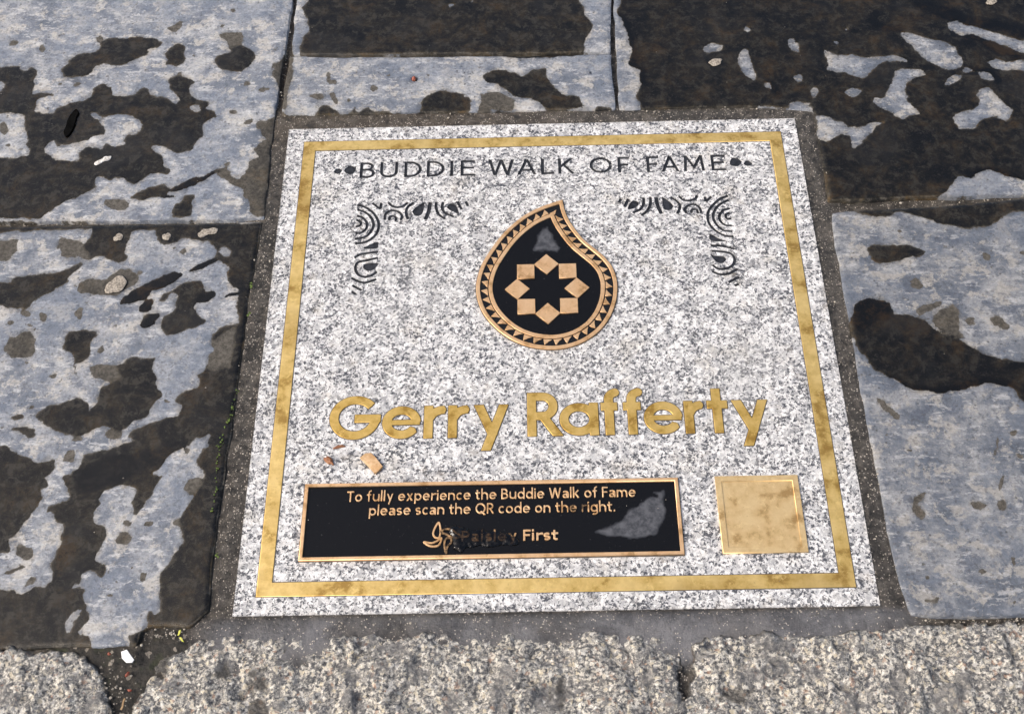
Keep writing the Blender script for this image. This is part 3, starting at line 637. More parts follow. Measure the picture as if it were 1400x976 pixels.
# ------------------------------------------------------------------ rough granite kerb stones
def kerb(poly_px, label, seed):
    P = W(poly_px); c = P.mean(0); st = .002
    lo, hi = P.min(0) - .01, P.max(0) + .01
    xs = np.arange(lo[0], hi[0], st); ys = np.arange(lo[1], hi[1], st); X, Y = np.meshgrid(xs, ys)
    F = sdf_poly(P, X, Y) + .002 + .009 * (fbm(X * 130, Y * 130, seed + 4, 3, .6) - .5) + .006 * (fbm(X * 30, Y * 30, seed, 4) - .5)
    big = fbm(X * 26, Y * 26, seed + 1, 5, .55); med = fbm(X * 85, Y * 85, seed + 2, 4, .6)
    fac = np.abs(fbm(X * 40, Y * 34, seed + 8, 3) - .5) * 2
    chunk = np.round(fbm(X * 55, Y * 55, seed + 12, 3) * 9) / 9
    Zr = .019 * (big - .5) + .010 * (med - .5) + .008 * (chunk - .5) - .005 * np.clip(.22 - fac, 0, 1) / .22 * np.clip((big - .4) * 4, 0, 1)
    gap = np.clip((.40 - big) * 7, 0, 1)
    def z(X, Y, F):
        e = np.clip(F / .006, 0, 1)
        return .0012 + Zr - .0045 * (1 - e) ** 2
    darken = np.clip(gap * .8 + np.clip((.004 - F) / .004, 0, 1), 0, 1)  # darker in the hollows and along the edges
    me = grid_mesh(xs, ys, F, z, c, {'deep': darken}, skirt=-.055)
    return tag(put('kerb_stone', me, M['kerb'], loc=(c[0], c[1], 0)), label, 'kerb stone', 'rough granite kerb stones below the plaque')
kerb([(-170,897),(0,891),(70,890),(100,893),(128,915),(146,960),(150,1010),(152,1120),(-170,1120)], 'rough speckled granite kerb stone in the bottom left corner, left of the soil filled gap', 5)
kerb([(172,1120),(182,976),(196,935),(215,905),(252,880),(330,868),(480,868),(640,866),(780,864),(880,868),(922,878),(930,900),(926,935),(935,965),(936,1010),(937,1120)], 'long rough granite kerb stone below the plaque, right of the soil gap', 15)
kerb([(938,1120),(937,1010),(937,965),(948,930),(950,886),(970,872),(1080,868),(1180,864),(1250,855),(1400,853),(1580,849),(1580,1120)], 'rough speckled granite kerb stone in the bottom right corner, below the right hand flagstone', 29)

def soil_gap():
    P = W([(70,884),(190,880),(205,853),(262,852),(300,868),(230,905),(205,940),(192,976),(180,1120),(140,1120),(140,976),(120,910)])
    lo, hi = P.min(0) - .01, P.max(0) + .01; st = .0016
    xs = np.arange(lo[0], hi[0], st); ys = np.arange(lo[1], hi[1], st); X, Y = np.meshgrid(xs, ys)
    F = sdf_poly(P, X, Y) + .006
    Z = -.0055 + .007 * (fbm(X * 45, Y * 45, 77, 4) - .5) + .004 * (fbm(X * 240, Y * 240, 79, 3) - .5)
    me = grid_mesh(xs, ys, F, lambda a, b, c: Z, (0, 0))
    tag(put('soil', me, M['soil']), 'dark damp soil and grit filling the gap between two granite kerb stones', 'soil', kind='stuff')
soil_gap()

# ------------------------------------------------------------------ letters drawn as strokes (cap height 1)
def arc(cx, cy, rx, ry, a0, a1, n=None):
    n = n or max(4, int(abs(a1 - a0) / 11)); t = np.radians(np.linspace(a0, a1, n + 1))
    return [(cx + rx * math.cos(u), cy + ry * math.sin(u)) for u in t]
def glyph(ch, w, xh=.7, style='text'):
    """strokes, (low, high) clip, width"""
    h = w / 2; T = 1.0
    g = dict(lo=0, hi=1); s = []
    if ch == 'B':
        wd = .58; m = .53; s = [[(h, 0), (h, 1)], [(h, 1 - h), (.28, 1 - h)] + arc(.28, (1 - h + m) / 2, wd - .05 - h - .28, (1 - h - m) / 2, 90, -90) + [(h, m)], [(h, m), (.30, m)] + arc(.30, (m + h) / 2, wd - h - .30, (m - h) / 2, 90, -90) + [(h, h)]]
    elif ch == 'U': wd = .70; s = [[(h, 1), (h, .36)] + arc(wd / 2, .36, wd / 2 - h, .36 - h, 180, 360) + [(wd - h, 1)]]
    elif ch == 'D': wd = .74; s = [[(h, 0), (h, 1)], [(h, 1 - h), (.26, 1 - h)] + arc(.26, .5, wd - h - .26, .5 - h, 90, -90) + [(h, h)]]
    elif ch == 'I': wd = w; s = [[(h, 0), (h, 1)]]
    elif ch == 'E': wd = .52; s = [[(h, 0), (h, 1)], [(h, 1 - h), (wd, 1 - h)], [(h, .52), (wd - .04, .52)], [(h, h), (wd, h)]]
    elif ch == 'F': wd = .48; s = [[(h, 0), (h, 1)], [(h, 1 - h), (wd, 1 - h)], [(h, .50), (wd - .05, .50)]]
    elif ch == 'L': wd = .48; s = [[(h, 0), (h, 1)], [(h, h), (wd, h)]]
    elif ch == 'W': wd = 1.02; a = h * .9; s = [[(a, 1.02), (.27, .0), (wd / 2, .98), (wd - .27, .0), (wd - a, 1.02)]]
    elif ch == 'A': wd = .76; s = [[(h * .9, -.02), (wd / 2, 1.0 - h * .3), (wd - h * .9, -.02)], [(.2, .30), (wd - .2, .30)]]
    elif ch == 'K': wd = .64; s = [[(h, 0), (h, 1)], [(wd - h * 1.3, 1.03), (h, .42)], [(.22, .58), (wd - h * .8, -.03)]]
    elif ch == 'O': wd = .84; s = [arc(wd / 2, .5, wd / 2 - h, .5 - h, 0, 360)]
    elif ch == 'Q': wd = .84; s = [arc(wd / 2, .5, wd / 2 - h, .5 - h, 0, 360), [(.45, .22), (.80, -.12)]]; g['lo'] = -.12
    elif ch == 'M': wd = .86; s = [[(h, 0), (h + .06, 1)], [(h + .04, 1.02), (wd / 2, .25), (wd - h - .04, 1.02)], [(wd - h - .06, 1), (wd - h, 0)]]
    elif ch == 'T': wd = .58; s = [[(wd / 2, 0), (wd / 2, 1)], [(0, 1 - h), (wd, 1 - h)]]
    elif ch in 'PR':
        wd = .56; m = .44 if ch == 'P' else .46
        s = [[(h, 0), (h, 1)], [(h, 1 - h), (.28, 1 - h)] + arc(.28, (1 - h + m) / 2, wd - h - .28 - (.02 if ch == 'R' else 0), (1 - h - m) / 2, 90, -90) + [(h, m)]]
        if ch == 'R': s.append([(.26, m + .02), (wd - h * .2, -.04)])
    elif ch == 'G': wd = .98; r = wd / 2 - h; s = [arc(wd / 2, .5, r, .5 - h, 40, 357), [(wd * .5, .475), (wd, .475)]]
    elif ch == 'o': wd = .60; s = [arc(wd / 2, xh / 2, wd / 2 - h, xh / 2 - h, 0, 360)]
    elif ch == 'e':
        wd = .60 if style == 'text' else .72; s = [arc(wd / 2, xh / 2, wd / 2 - h, xh / 2 - h, 2, 318 if style == 'text' else 325), [(h, xh * .5), (wd - h * .3, xh * .5)]]
        if style == 'round': g['thin'] = {1: .62}
    elif ch == 'c': wd = .50; s = [arc(wd * .56, xh / 2, wd * .56 - h, xh / 2 - h, 52, 308)]
    elif ch == 'a' and style == 'round': wd = .72; s = [arc(wd / 2, xh / 2, wd / 2 - h, xh / 2 - h, 0, 360), [(wd - h, 0), (wd - h, xh)]]
    elif ch == 'a': wd = .53; s = [[(.07, xh * .86)] + arc(wd * .48, xh - h - .16, wd * .52 - h, .16, 120, 0) + [(wd - h, 0)], arc(wd * .44, xh * .29, wd * .44 - h, xh * .30 - h, 0, 360), [(wd * .5, xh * .58), (wd - h, xh * .58)]]
    elif ch == 'n': wd = .58; s = [[(h, 0), (h, xh)], arc(wd / 2, xh * .58, wd / 2 - h, xh * .42 - h, 180, 0) + [(wd - h, 0)]]
    elif ch == 'h': wd = .58; g['hi'] = 1.06; s = [[(h, 0), (h, 1.06)], arc(wd / 2, xh * .58, wd / 2 - h, xh * .42 - h, 180, 0) + [(wd - h, 0)]]
    elif ch == 'm': wd = .90; q = (wd - w) / 2; s = [[(h, 0), (h, xh)]] + [arc(h + q * (k + .5), xh * .58, q / 2, xh * .42 - h, 180, 0) + [(h + q * (k + 1), 0)] for k in (0, 1)]
    elif ch == 'u': wd = .58; s = [[(wd - h, 0), (wd - h, xh)], [(h, xh)] + arc(wd / 2, xh * .42, wd / 2 - h, xh * .42 - h, 180, 360)]
    elif ch == 'l': wd = w; g['hi'] = 1.06; s = [[(h, 0), (h, 1.06)]]
    elif ch == 'i': wd = w; g['hi'] = 1.04; s = [[(h, 0), (h, xh)], [(h, xh + .14), (h, xh + .14 + w)]]
    elif ch in 'dbpqg':
        wd = .60; s = [arc(wd / 2, xh / 2, wd / 2 - h, xh / 2 - h, 0, 360)]; x = wd - h if ch in 'dqg' else h
        if ch in 'db': s.append([(x, 0), (x, 1.06)]); g['hi'] = 1.06
        elif ch in 'pq': s.append([(x, -.3), (x, xh)]); g['lo'] = -.3
        else: s.append([(x, xh), (x, -.08)] + arc(wd / 2, -.06, wd / 2 - h, .22 - h, 0, -125)); g['lo'] = -.3
    elif ch == 'r':
        wd = .38 if style == 'text' else .40
        s = [[(h, 0), (h, xh)], [(h, xh * .55)] + arc(wd - .02, xh * .55, wd - .02 - h, xh * .45 - h, 170, 78)]
        if style == 'round': s = [[(h, 0), (h, xh)], [(h + .02, xh * .62)] + arc(wd - .01, xh * .56, wd - h - .03, xh * .44 - h, 160, 92)]
    elif ch == 'y': wd = .58 if style == 'text' else .74; g['lo'] = -.3; g['hi'] = xh; a = h * 1.08; s = [[(a, xh + .05), (wd * .56, .02)], [(wd - a, xh + .05), (wd * .34, -.34)]]
    elif ch == 'f': wd = .38 if style == 'text' else .40; g['hi'] = 1.07; x = wd * .45; s = [[(x, 0), (x, .80)] + arc(x + .19, .82, .19, 1.07 - h - .82, 180, 92), [(0, xh - h), (wd - .03, xh - h)]]
    elif ch == 't':
        wd = .38; g['hi'] = 1.0
        if style == 'round': x = wd * .48; g['hi'] = 1.02; s = [[(x, 0), (x, 1.02)], [(0, xh - h), (wd, xh - h)]]
        else: x = wd * .42; s = [[(x, .92), (x, .2)] + arc(x + .15, .2, .15, .2 - h, 180, 275), [(0, xh - h), (wd, xh - h)]]
    elif ch == 'x': wd = .56; g['hi'] = xh; a = h * 1.1; s = [[(a, xh + .04), (wd - a, -.04)], [(wd - a, xh + .04), (a, -.04)]]
    elif ch == 'k': wd = .56; g['hi'] = 1.06; s = [[(h, 0), (h, 1.06)], [(wd - h * 1.5, xh + .03), (h, xh * .42)], [(.2, xh * .6), (wd - h * 1.1, -.03)]]
    elif ch == 's':
        wd = .46; q = (xh - w) / 4; r = wd / 2 - h
        s = [arc(wd / 2, xh - h - q, r, q, 40, 270) + arc(wd / 2, h + q, r, q, 90, -140)]
    elif ch == '.': wd = w * 1.1; s = [[(wd / 2, 0), (wd / 2, w * 1.1)]]
    else: raise KeyError(ch)
    return s, (g['lo'], g['hi']), wd, g.get('thin', {})

def glyph_loops(ch, x, y, cap, wpx=None, weight=.14, xh=.7, style='text', step=.0003, xscale=1.0):
    """outlines in metres with the left edge at x and the baseline at y"""
    s, (lo, hi), wd, thin = glyph(ch, weight, xh, style)
    if wpx is not None and wd > weight * 1.3: k = (wpx / cap - weight) / (wd - weight)
    else: k = xscale
    st = [np.array([((px - weight / 2) * k + weight / 2, py) for px, py in L]) for L in s]
    hw = weight / 2; W_ = (wd - weight) * k + weight
    def fn(X, Y):
        U, V = (X - x) / cap, (Y - y) / cap; f = np.full(X.shape, -1e9)
        for i, L in enumerate(st): f = np.maximum(f, sdf_line(L, hw * thin.get(i, 1), U, V))
        return np.minimum(f, np.minimum(V - lo, hi - V))
    return contours(fn, (x - .12 * cap, y - .4 * cap, x + (W_ + .12) * cap, y + 1.2 * cap), step, step * .12), W_

def seam(loops_or_fn, parent, loc=(0, 0, 0)):
    put('seam', curve_mesh(loops_or_fn, -.001, .00025), M['seam'], parent, loc)
def swell(loops, d):
    A = np.vstack(loops); lo, hi = A.min(0) - .003, A.max(0) + .003
    def fn(X, Y):
        f = np.full(X.shape, -1e9); ins = np.zeros(X.shape, bool)
        for L in loops:
            q = sdf_poly(L, X, Y); ins ^= q > 0; f = np.maximum(f, -np.abs(q))
        return np.where(ins, -f, f) + d
    return contours(fn, (lo[0], lo[1], hi[0], hi[1]), .0005, .00008)

# ------------------------------------------------------------------ the plaque: granite, carving, brass
HALF = .300
plaque = tag(empty('memorial_plaque'), 'square pale speckled granite memorial plaque with brass lettering set into slate paving', 'plaque')

carved = []                                       # (kind, loops)
yb = (at(492, 243)[1] + at(992, 234)[1]) / 2; cap = .0202
cap = abs(at(492, 221.4)[1] - at(492, 243)[1]) * .5 + abs(at(975, 211)[1] - at(975, 233)[1]) * .5
s_ = 3.684
row = [('B', 380 + 413 / s_, 380 + 490 / s_), ('U', 380 + 515 / s_, 380 + 605 / s_), ('D', 380 + 637 / s_, 380 + 725 / s_), ('D', 380 + 750 / s_, 380 + 840 / s_), ('I', 380 + 868 / s_, 380 + 886 / s_), ('E', 380 + 920 / s_, 380 + 990 / s_),
       ('W', 380 + 1060 / s_, 380 + 1190 / s_), ('A', 380 + 1205 / s_, 380 + 1302 / s_), ('L', 380 + 1325 / s_, 740 + 62 / s_), ('K', 740 + 85 / s_, 740 + 170 / s_), ('O', 740 + 243 / s_, 740 + 357 / s_), ('F', 740 + 385 / s_, 740 + 443 / s_),
       ('F', 740 + 530 / s_, 740 + 590 / s_), ('A', 740 + 603 / s_, 740 + 695 / s_), ('M', 740 + 715 / s_, 740 + 822 / s_), ('E', 740 + 855 / s_, 740 + 925 / s_)]
for ch, x0, x1 in row:
    ym = 243 - 9.5 * (x0 - 492) / 500; a, b = at(x0, ym - 11)[0], at(x1, ym - 11)[0]
    lp, _ = glyph_loops(ch, a, yb, cap, b - a, weight=.15, step=.0003)
    carved.append(('carved_letter', lp))
def leaf(px0, px1, flip, fat):
    p, q = at(*px0), at(*px1); dv = q - p; L = np.hypot(*dv); u = dv / L; v = np.array([-u[1], u[0]])
    pts = [(0, 0), (.12, .12), (.35, .22), (.6, .25), (.82, .19), (1, .16 if flip else .1), (.93, -.06), (.72, -.22), (.45, -.25), (.18, -.16)]
    return [np.array([p + u * L * a + v * L * b * fat for a, b in pts])]
carved += [('carved_leaf', leaf((456, 235), (468, 233.5), 0, 1.75)), ('carved_leaf', leaf((470, 234), (487.5, 231.5), 1, 1.8)), ('carved_leaf', leaf((1014.5, 220), (997, 223), 0, 1.8)), ('carved_leaf', leaf((1029, 223.5), (1016.5, 223), 0, 1.7))]

def ornament(o, s, strokes, polys):
    f = lambda p: at(o[0] + p[0] / s, o[1] + p[1] / s)
    st = [(np.array([f(p) for p in catmull(L)]), wd) for L, wd in strokes]; pl = [np.array([f(p) for p in catmull(P, True)]) for P in polys]
    allp = np.vstack([a for a, _ in st] + pl); lo, hi = allp.min(0) - .006, allp.max(0) + .006
    def fn(X, Y):
        F = np.full(X.shape, -1e9)
        for L, wd in st: F = np.maximum(F, sdf_line(L, wd, X, Y))
        for P in pl: F = np.maximum(F, sdf_poly(P, X, Y))
        return F
    return contours(fn, (lo[0], lo[1], hi[0], hi[1]), .0003, .00005)
def catmull(P, closed=False, n=6):
    P = np.asarray(P, float)
    if len(P) < 3: return P
    Q = np.vstack([P[-1], P, P[:2]]) if closed else np.vstack([2 * P[0] - P[1], P, 2 * P[-1] - P[-2]])
    out = []
    for i in range(1, len(Q) - 2):
        a, b, c, e = Q[i - 1:i + 3]
        for t in np.arange(n) / n: out.append(.5 * (2 * b + (c - a) * t + (2 * a - 5 * b + 4 * c - e) * t * t + (3 * b - 3 * c + e - a) * t ** 3))
    if not closed: out.append(Q[-2])
    return np.array(out)
W1, W2 = .0017, .0023
left_orn = ornament((470, 260), 6.505, [
    ([(120,130),(200,155),(270,210),(310,290),(300,370),(250,430),(180,465),(100,475)], W1), ([(120,170),(190,195),(245,245),(265,310),(240,370),(190,415),(100,435)], W1),
    ([(120,228),(170,245),(205,290),(200,340),(160,375),(105,385)], W1), ([(115,265),(150,280),(148,310),(110,325)], W1), ([(255,115),(325,165)], W1), ([(325,168),(335,112)], W1),
    ([(400,110),(430,140),(480,152),(530,140),(570,110)], W1), ([(365,265),(370,220),(400,190),(450,180),(500,200),(520,235),(505,265)], W1), ([(405,265),(410,240),(440,230),(465,245),(460,270)], W1),
    ([(625,108),(570,150),(555,200),(572,260)], W1), ([(770,105),(755,190),(725,262)], W2), ([(825,105),(820,150),(845,215),(905,255)], W1), ([(885,105),(875,150),(900,200),(980,235)], W1),
    ([(1010,100),(1050,172)], W1), ([(1085,100),(1105,142)], W1), ([(95,600),(150,570),(210,560),(305,548)], W1), ([(305,600),(200,625),(130,640),(103,690),(125,745),(180,770),(240,760),(295,725)], W1),
    ([(70,780),(130,810),(200,820),(290,790)], W1), ([(75,845),(160,890)], W1), ([(70,900),(110,925)], W1)],
    [[(715,105),(715,150),(700,205),(670,230),(630,225),(612,190),(630,160),(670,135)], [(920,145),(950,118),(995,130),(1020,180),(1020,215),(980,195),(930,170)],
     [(175,520),(240,480),(305,460),(308,490),(290,520)], [(300,645),(300,670),(260,710),(210,718),(172,690),(190,655)]])
right_orn = ornament((840, 250), 6.505, [
    ([(1010,115),(930,150),(850,230),(830,300),(850,370),(910,430),(990,470),(1060,475)], W1), ([(1020,150),(940,190),(890,250),(880,310),(910,370),(970,420),(1050,430)], W1),
    ([(1030,225),(970,245),(935,290),(945,340),(990,375),(1045,378)], W1), ([(1025,265),(990,285),(1005,320),(1035,315)], W1), ([(805,120),(815,168)], W1), ([(812,168),(865,120)], W1),
    ([(575,115),(610,150),(670,157),(720,140),(735,110)], W1), ([(640,270),(630,230),(660,200),(710,190),(755,215),(775,265)], W1), ([(685,265),(690,240),(730,235),(745,270)], W1),
    ([(500,125),(560,165),(585,210),(560,275)], W1), ([(370,125),(385,200),(420,275)], W2), ([(320,125),(320,190),(290,250),(240,290)], W1), ([(260,130),(260,185),(230,235),(165,265)], W1),
    ([(125,140),(90,215)], W1), ([(60,140),(40,175)], W1), ([(860,555),(950,560),(1070,585)], W1), ([(865,605),(960,610),(1040,630),(1070,680),(1050,735),(980,765),(920,760),(875,730)], W1),
    ([(870,785),(940,812),(1020,805),(1095,765)], W1), ([(1015,885),(1110,835)], W1), ([(1070,915),(1110,895)], W1)],
    [[(425,125),(430,190),(450,240),(500,240),(525,205),(500,170),(460,140)], [(120,235),(135,185),(170,155),(210,165),(215,195),(180,225)],
     [(845,455),(870,455),(930,490),(1000,515),(980,522),(860,515)], [(860,635),(900,645),(970,650),(995,680),(960,715),(910,705),(870,665)]])
carved += [('carved_ornament', left_orn), ('carved_ornament', right_orn)]

def rect(x0, y0, x1, y1): return np.array([(x0, y0), (x1, y0), (x1, y1), (x0, y1)], float)
holes = [L for _, lp in carved for L in lp]
def cut_slab(outer, holes, z0):
    """flat top at z = 0 with the carving cut out of it, and walls down to z0 (constrained Delaunay: safe with many holes)"""
    from mathutils.geometry import delaunay_2d_cdt
    loops = [outer] + holes; V = []; Ed = []
    for L in loops:
        n0 = len(V); V += [Vector((float(x), float(y))) for x, y in L]; Ed += [(n0 + i, n0 + (i + 1) % len(L)) for i in range(len(L))]
    vo, eo, fo, *_ = delaunay_2d_cdt(V, Ed, [], 0, 1e-7)
    P = np.array([(v.x, v.y) for v in vo]); F = np.array([list(f) for f in fo]); c = P[F].mean(1)
    ins = np.zeros(len(F), bool)
    for L in loops:
        near = (c[:, 0] > L[:, 0].min()) & (c[:, 0] < L[:, 0].max()) & (c[:, 1] > L[:, 1].min()) & (c[:, 1] < L[:, 1].max())
        q = np.zeros(len(F), bool); q[near] = sdf_poly(L, c[near, 0], c[near, 1]) > 0; ins ^= q
    keep = F[ins].tolist(); cnt = {}
    for f in keep:
        for i in range(3): cnt[(f[i], f[(i + 1) % 3])] = 1
    n = len(P); co = [(x, y, 0) for x, y in P] + [(x, y, z0) for x, y in P]
    walls = [(b_, a_, a_ + n, b_ + n) for a_, b_ in cnt if (b_, a_) not in cnt]
    m = bpy.data.meshes.new('slab'); m.from_pydata(co, [], keep + walls); m.validate()
    return m
me = cut_slab(rect(-HALF, -HALF, HALF, HALF), holes, -.0045)
bm = bmesh.new(); bm.from_mesh(me)
bmesh.ops.delete(bm, geom=[v for v in bm.verts if not v.link_faces], context='VERTS')
r_ = bmesh.ops.create_cube(bm, size=1)['verts']
for v in r_: v.co = Vector((v.co.x * (2 * HALF - .0006), v.co.y * (2 * HALF - .0006), -.0245 + v.co.z * .0395))
bm.to_mesh(me); bm.free()
put('granite_slab', me, M['granite'], plaque)
for nm, lp in carved: put(nm, curve_mesh(lp, -.0035, -.0013), M['paint'], plaque)

# brass border let into the granite
TL, TR, BR, BL = at(418, 194), at(1068.5, 181), at(1168.6, 801.5), at(347.5, 817)
bx0, bx1, by0, by1 = (TL[0] + BL[0]) / 2, (TR[0] + BR[0]) / 2, (BL[1] + BR[1]) / 2, (TL[1] + TR[1]) / 2
bw = .0140
bb = put('brass_border', curve_mesh([rect(bx0, by0, bx1, by1), rect(bx0 + bw, by0 + bw, bx1 - bw, by1 - bw)], -.003, .0006, .0003), M['brass'], plaque)
sg = .0006
seam([rect(bx0 - sg, by0 - sg, bx1 + sg, by1 + sg), rect(bx0 + bw + sg, by0 + bw + sg, bx1 - bw - sg, by1 - bw - sg)], bb)

# brass name
s1, s2 = 4.242, 3.784
name = [('G', 430 + 85 / s1, 430 + 380 / s1), ('e', 430 + 393 / s1, 430 + 617 / s1), ('r', 430 + 635 / s1, 430 + 757 / s1), ('r', 430 + 775 / s1, 430 + 893 / s1), ('y', 430 + 918 / s1, 430 + 1132 / s1),
        ('R', 710 + 42 / s2, 710 + 207 / s2), ('a', 710 + 208 / s2, 710 + 410 / s2), ('f', 710 + 423 / s2, 710 + 520 / s2), ('f', 710 + 540 / s2, 710 + 640 / s2), ('e', 710 + 645 / s2, 710 + 845 / s2), ('r', 710 + 855 / s2, 710 + 953 / s2), ('t', 710 + 978 / s2, 710 + 1080 / s2), ('y', 710 + 1098 / s2, 710 + 1297 / s2)]
yb = (at(580, 600)[1] + at(940, 592)[1]) / 2; cap = at(722, 537.7)[1] - at(722, 596.8)[1]
xh_ = (at(938, 548)[1] - at(940, 592)[1]) / cap
for ch, x0, x1 in name:
    ym = 600 - 8 * (x0 - 580) / 360 - 22; a, b = at(x0, ym)[0], at(x1, ym)[0]
    lp, _ = glyph_loops(ch, a, yb, cap, b - a, weight=.182, xh=xh_, style='round', step=.0004)
    bl = put('brass_letter', curve_mesh(lp, -.002, .0009, .0003), M['letter'], plaque); seam(swell(lp, .0007), bl)

# teardrop emblem
EO, ES = (640, 270), 4.438
def em(p): return at(EO[0] + p[0] / ES, EO[1] + p[1] / ES)
ol = [(585,80),(610,140),(650,200),(700,260),(760,310),(820,360),(870,420),(898,490),(905,560),(895,640),(860,730),(800,810),(720,870),(630,908),(530,925),(430,920),(340,900),(250,860),(170,800),(100,720),(62,640),(49,560),(60,480),(90,400),(140,320),(200,240),(270,170),(350,110),(440,65),(520,37)]
ol = np.array([em(p) for p in catmull([(572,20)] + ol + [(572,20)])])[:-1]
emb = empty('emblem', parent=plaque)
elo, ehi = ol.min(0) - .004, ol.max(0) + .004
ebox = (elo[0], elo[1], ehi[0], ehi[1])
def ed(X, Y): return sdf_poly(ol, X, Y)
put('rim', curve_mesh(contours(lambda X, Y: np.minimum(ed(X, Y), .0042 - ed(X, Y)), ebox, .0004), -.002, .0022, .0004), M['bronze'], emb)
put('inner_rim', curve_mesh(contours(lambda X, Y: np.minimum(ed(X, Y) - .0134, .0178 - ed(X, Y)), ebox, .0004), -.001, .0020, .0003), M['bronze'], emb)
put('tooth_ground', curve_mesh(contours(lambda X, Y: np.minimum(ed(X, Y) - .0040, .0136 - ed(X, Y)), ebox, .0004), -.002, .0007), M['pitch'], emb)
base = max(contours(lambda X, Y: ed(X, Y) - .0122, ebox, .0004, .00003), key=len)
per = np.vstack([base, base[:1]]); sl_ = np.hypot(*np.diff(per, axis=0).T); cs = np.r_[0, np.cumsum(sl_)]; TOT = cs[-1]
def along(t): t = t % TOT; return np.array([np.interp(t, cs, per[:, 0]), np.interp(t, cs, per[:, 1])])
NT = 43; teeth = []
for k in range(NT):
    a, b = along(TOT * (k + .04) / NT), along(TOT * (k + .92) / NT); tg = b - a; nn = np.array([tg[1], -tg[0]]); nn /= np.hypot(*nn)
    m = (a + b) / 2
    if ed(np.array([m[0] + nn[0] * .003]), np.array([m[1] + nn[1] * .003]))[0] > ed(np.array([m[0]]), np.array([m[1]]))[0]: nn = -nn
    ap = m + nn * .0070 - tg * .32
    teeth.append(np.array([a, b, b * .55 + ap * .45 - nn * .0006, ap, a * .5 + ap * .5 + nn * .0005]))
put('tooth_ring', curve_mesh(teeth, -.0005, .0016, .00015), M['bronze'], emb)
seam(contours(lambda X, Y: ed(X, Y) + .0008, (ebox[0], ebox[1], ebox[2], ebox[3]), .0005, .00008), emb)
# black field with a dry grey smear near the tip
def field(fn, box, step, zt, dry_polys, name, parent, org=(0, 0)):
    xs = np.arange(box[0], box[2], step); ys = np.arange(box[1], box[3], step); X, Y = np.meshgrid(xs, ys)
    px, py = pix(X, Y); dm = np.full(X.shape, -99.)
    for P in dry_polys: dm = np.maximum(dm, sdf_poly(np.array(P, float), px, py))
    wet = np.clip(.5 - (dm + 3.5 * (fbm(X * 200, Y * 200, 5, 3) - .5)) / 13, 0, 1)
    F = fn(X, Y); F[0] = F[-1] = -1; F[:, 0] = F[:, -1] = -1
    return put(name, grid_mesh(xs, ys, F, lambda a, b, c: np.full_like(a, zt), org, {'wet': wet}, skirt=-.001), M['enamel'], parent)
q = lambda P: [(EO[0] + x / ES, EO[1] + y / ES) for x, y in P]
field(lambda X, Y: ed(X, Y) - .0172, ebox, .0012, .0008, [q([(455,195),(480,185),(500,215),(520,260),(550,310),(540,330),(470,322),(395,325),(415,285),(420,240)])], 'black_field', emb)
ctr = (em((478, 412)) + em((486, 713)) + em((298, 563)) + em((657, 552))) / 4
R_ = (np.hypot(*(em((475, 412)) - ctr)) + np.hypot(*(em((657, 552)) - ctr)) + np.hypot(*(em((298, 563)) - ctr)) + np.hypot(*(em((486, 713)) - ctr))) / 4
for k in range(8):
    t = math.radians(45 * k); cxy = ctr + R_ * np.array([math.cos(t), math.sin(t)]); rr = .0134
    pts = np.array([cxy + rr * np.array([math.cos(t + math.radians(90 * j)), math.sin(t + math.radians(90 * j))]) for j in range(4)])
    put('tile', curve_mesh([pts], .0002, .0026, .0002), M['bronze'], emb)

# inscription plate
pl = empty('inscription_plate', parent=plaque)
TL, TR, BR, BL = at(418, 663), at(927, 653.6), at(935, 758.6), at(408, 768)
px0, px1, py0, py1 = (TL[0] + BL[0]) / 2, (TR[0] + BR[0]) / 2, (BL[1] + BR[1]) / 2, (TL[1] + TR[1]) / 2
rw = .0036
put('rim', curve_mesh([rect(px0, py0, px1, py1), rect(px0 + rw, py0 + rw, px1 - rw, py1 - rw)], -.002, .0026, .0005), M['bronze'], pl)
seam([rect(px0 - .0008, py0 - .0008, px1 + .0008, py1 + .0008)], pl)
pp = lambda P: [(660 + x / 5, 640 + y / 5) for x, y in P]
R0 = rect(px0 + rw - .0004, py0 + rw - .0004, px1 - rw + .0004, py1 - rw + .0004)
field(lambda X, Y: sdf_poly(R0, X, Y), (px0, py0, px1, py1), .0016, .0005, [pp([(770,435),(880,400),(970,345),(1000,290),(1060,265),(1110,215),(1165,200),(1205,205),(1200,185),(1170,165),(1215,168),(1235,152),(1240,185),(1222,215),(1245,260),(1245,300),(1235,350),(1200,395),(1185,450),(1110,470),(1000,475),(920,460),(850,462)])], 'black_field', pl)
def line_of(text, x0, x1, y, cap, weight, xh, mats):
    gap = .115; sp = .30; tot = 0; ws = []
    for ch in text:
        if ch == ' ': ws.append(sp); tot += sp
        else: wd = glyph(ch, weight, xh)[2]; ws.append(wd); tot += wd + gap
    k = ((x1 - x0) / cap + gap) / tot; x = x0
    for i, (ch, wd) in enumerate(zip(text, ws)):
        if ch != ' ':
            lp, W_ = glyph_loops(ch, x, y, cap, wd * k * cap if wd > weight * 1.3 else None, weight, xh, step=.00022)
            put('raised_letter', curve_mesh(lp, .0002, .0021, .00022), M['wet_glint' if mats and mats[i] == 'g' else 'bronze'], pl)
            x += (wd + gap) * k * cap
        else: x += sp * k * cap
y1_ = (at(480, 687)[1] + at(869, 679)[1]) / 2; y2_ = (at(520, 705.2)[1] + at(838, 699.5)[1]) / 2; y3_ = at(738, 739.2)[1]
c1 = at(485, 673)[1] - at(485, 687)[1]
line_of('To fully experience the Buddie Walk of Fame', at(475, 680)[0], at(869, 672)[0], y1_, c1, .128, .69, None)
line_of('please scan the QR code on the right.', at(505, 700)[0], at(841, 693)[0], y2_, c1, .128, .69, '.............................ggg......')
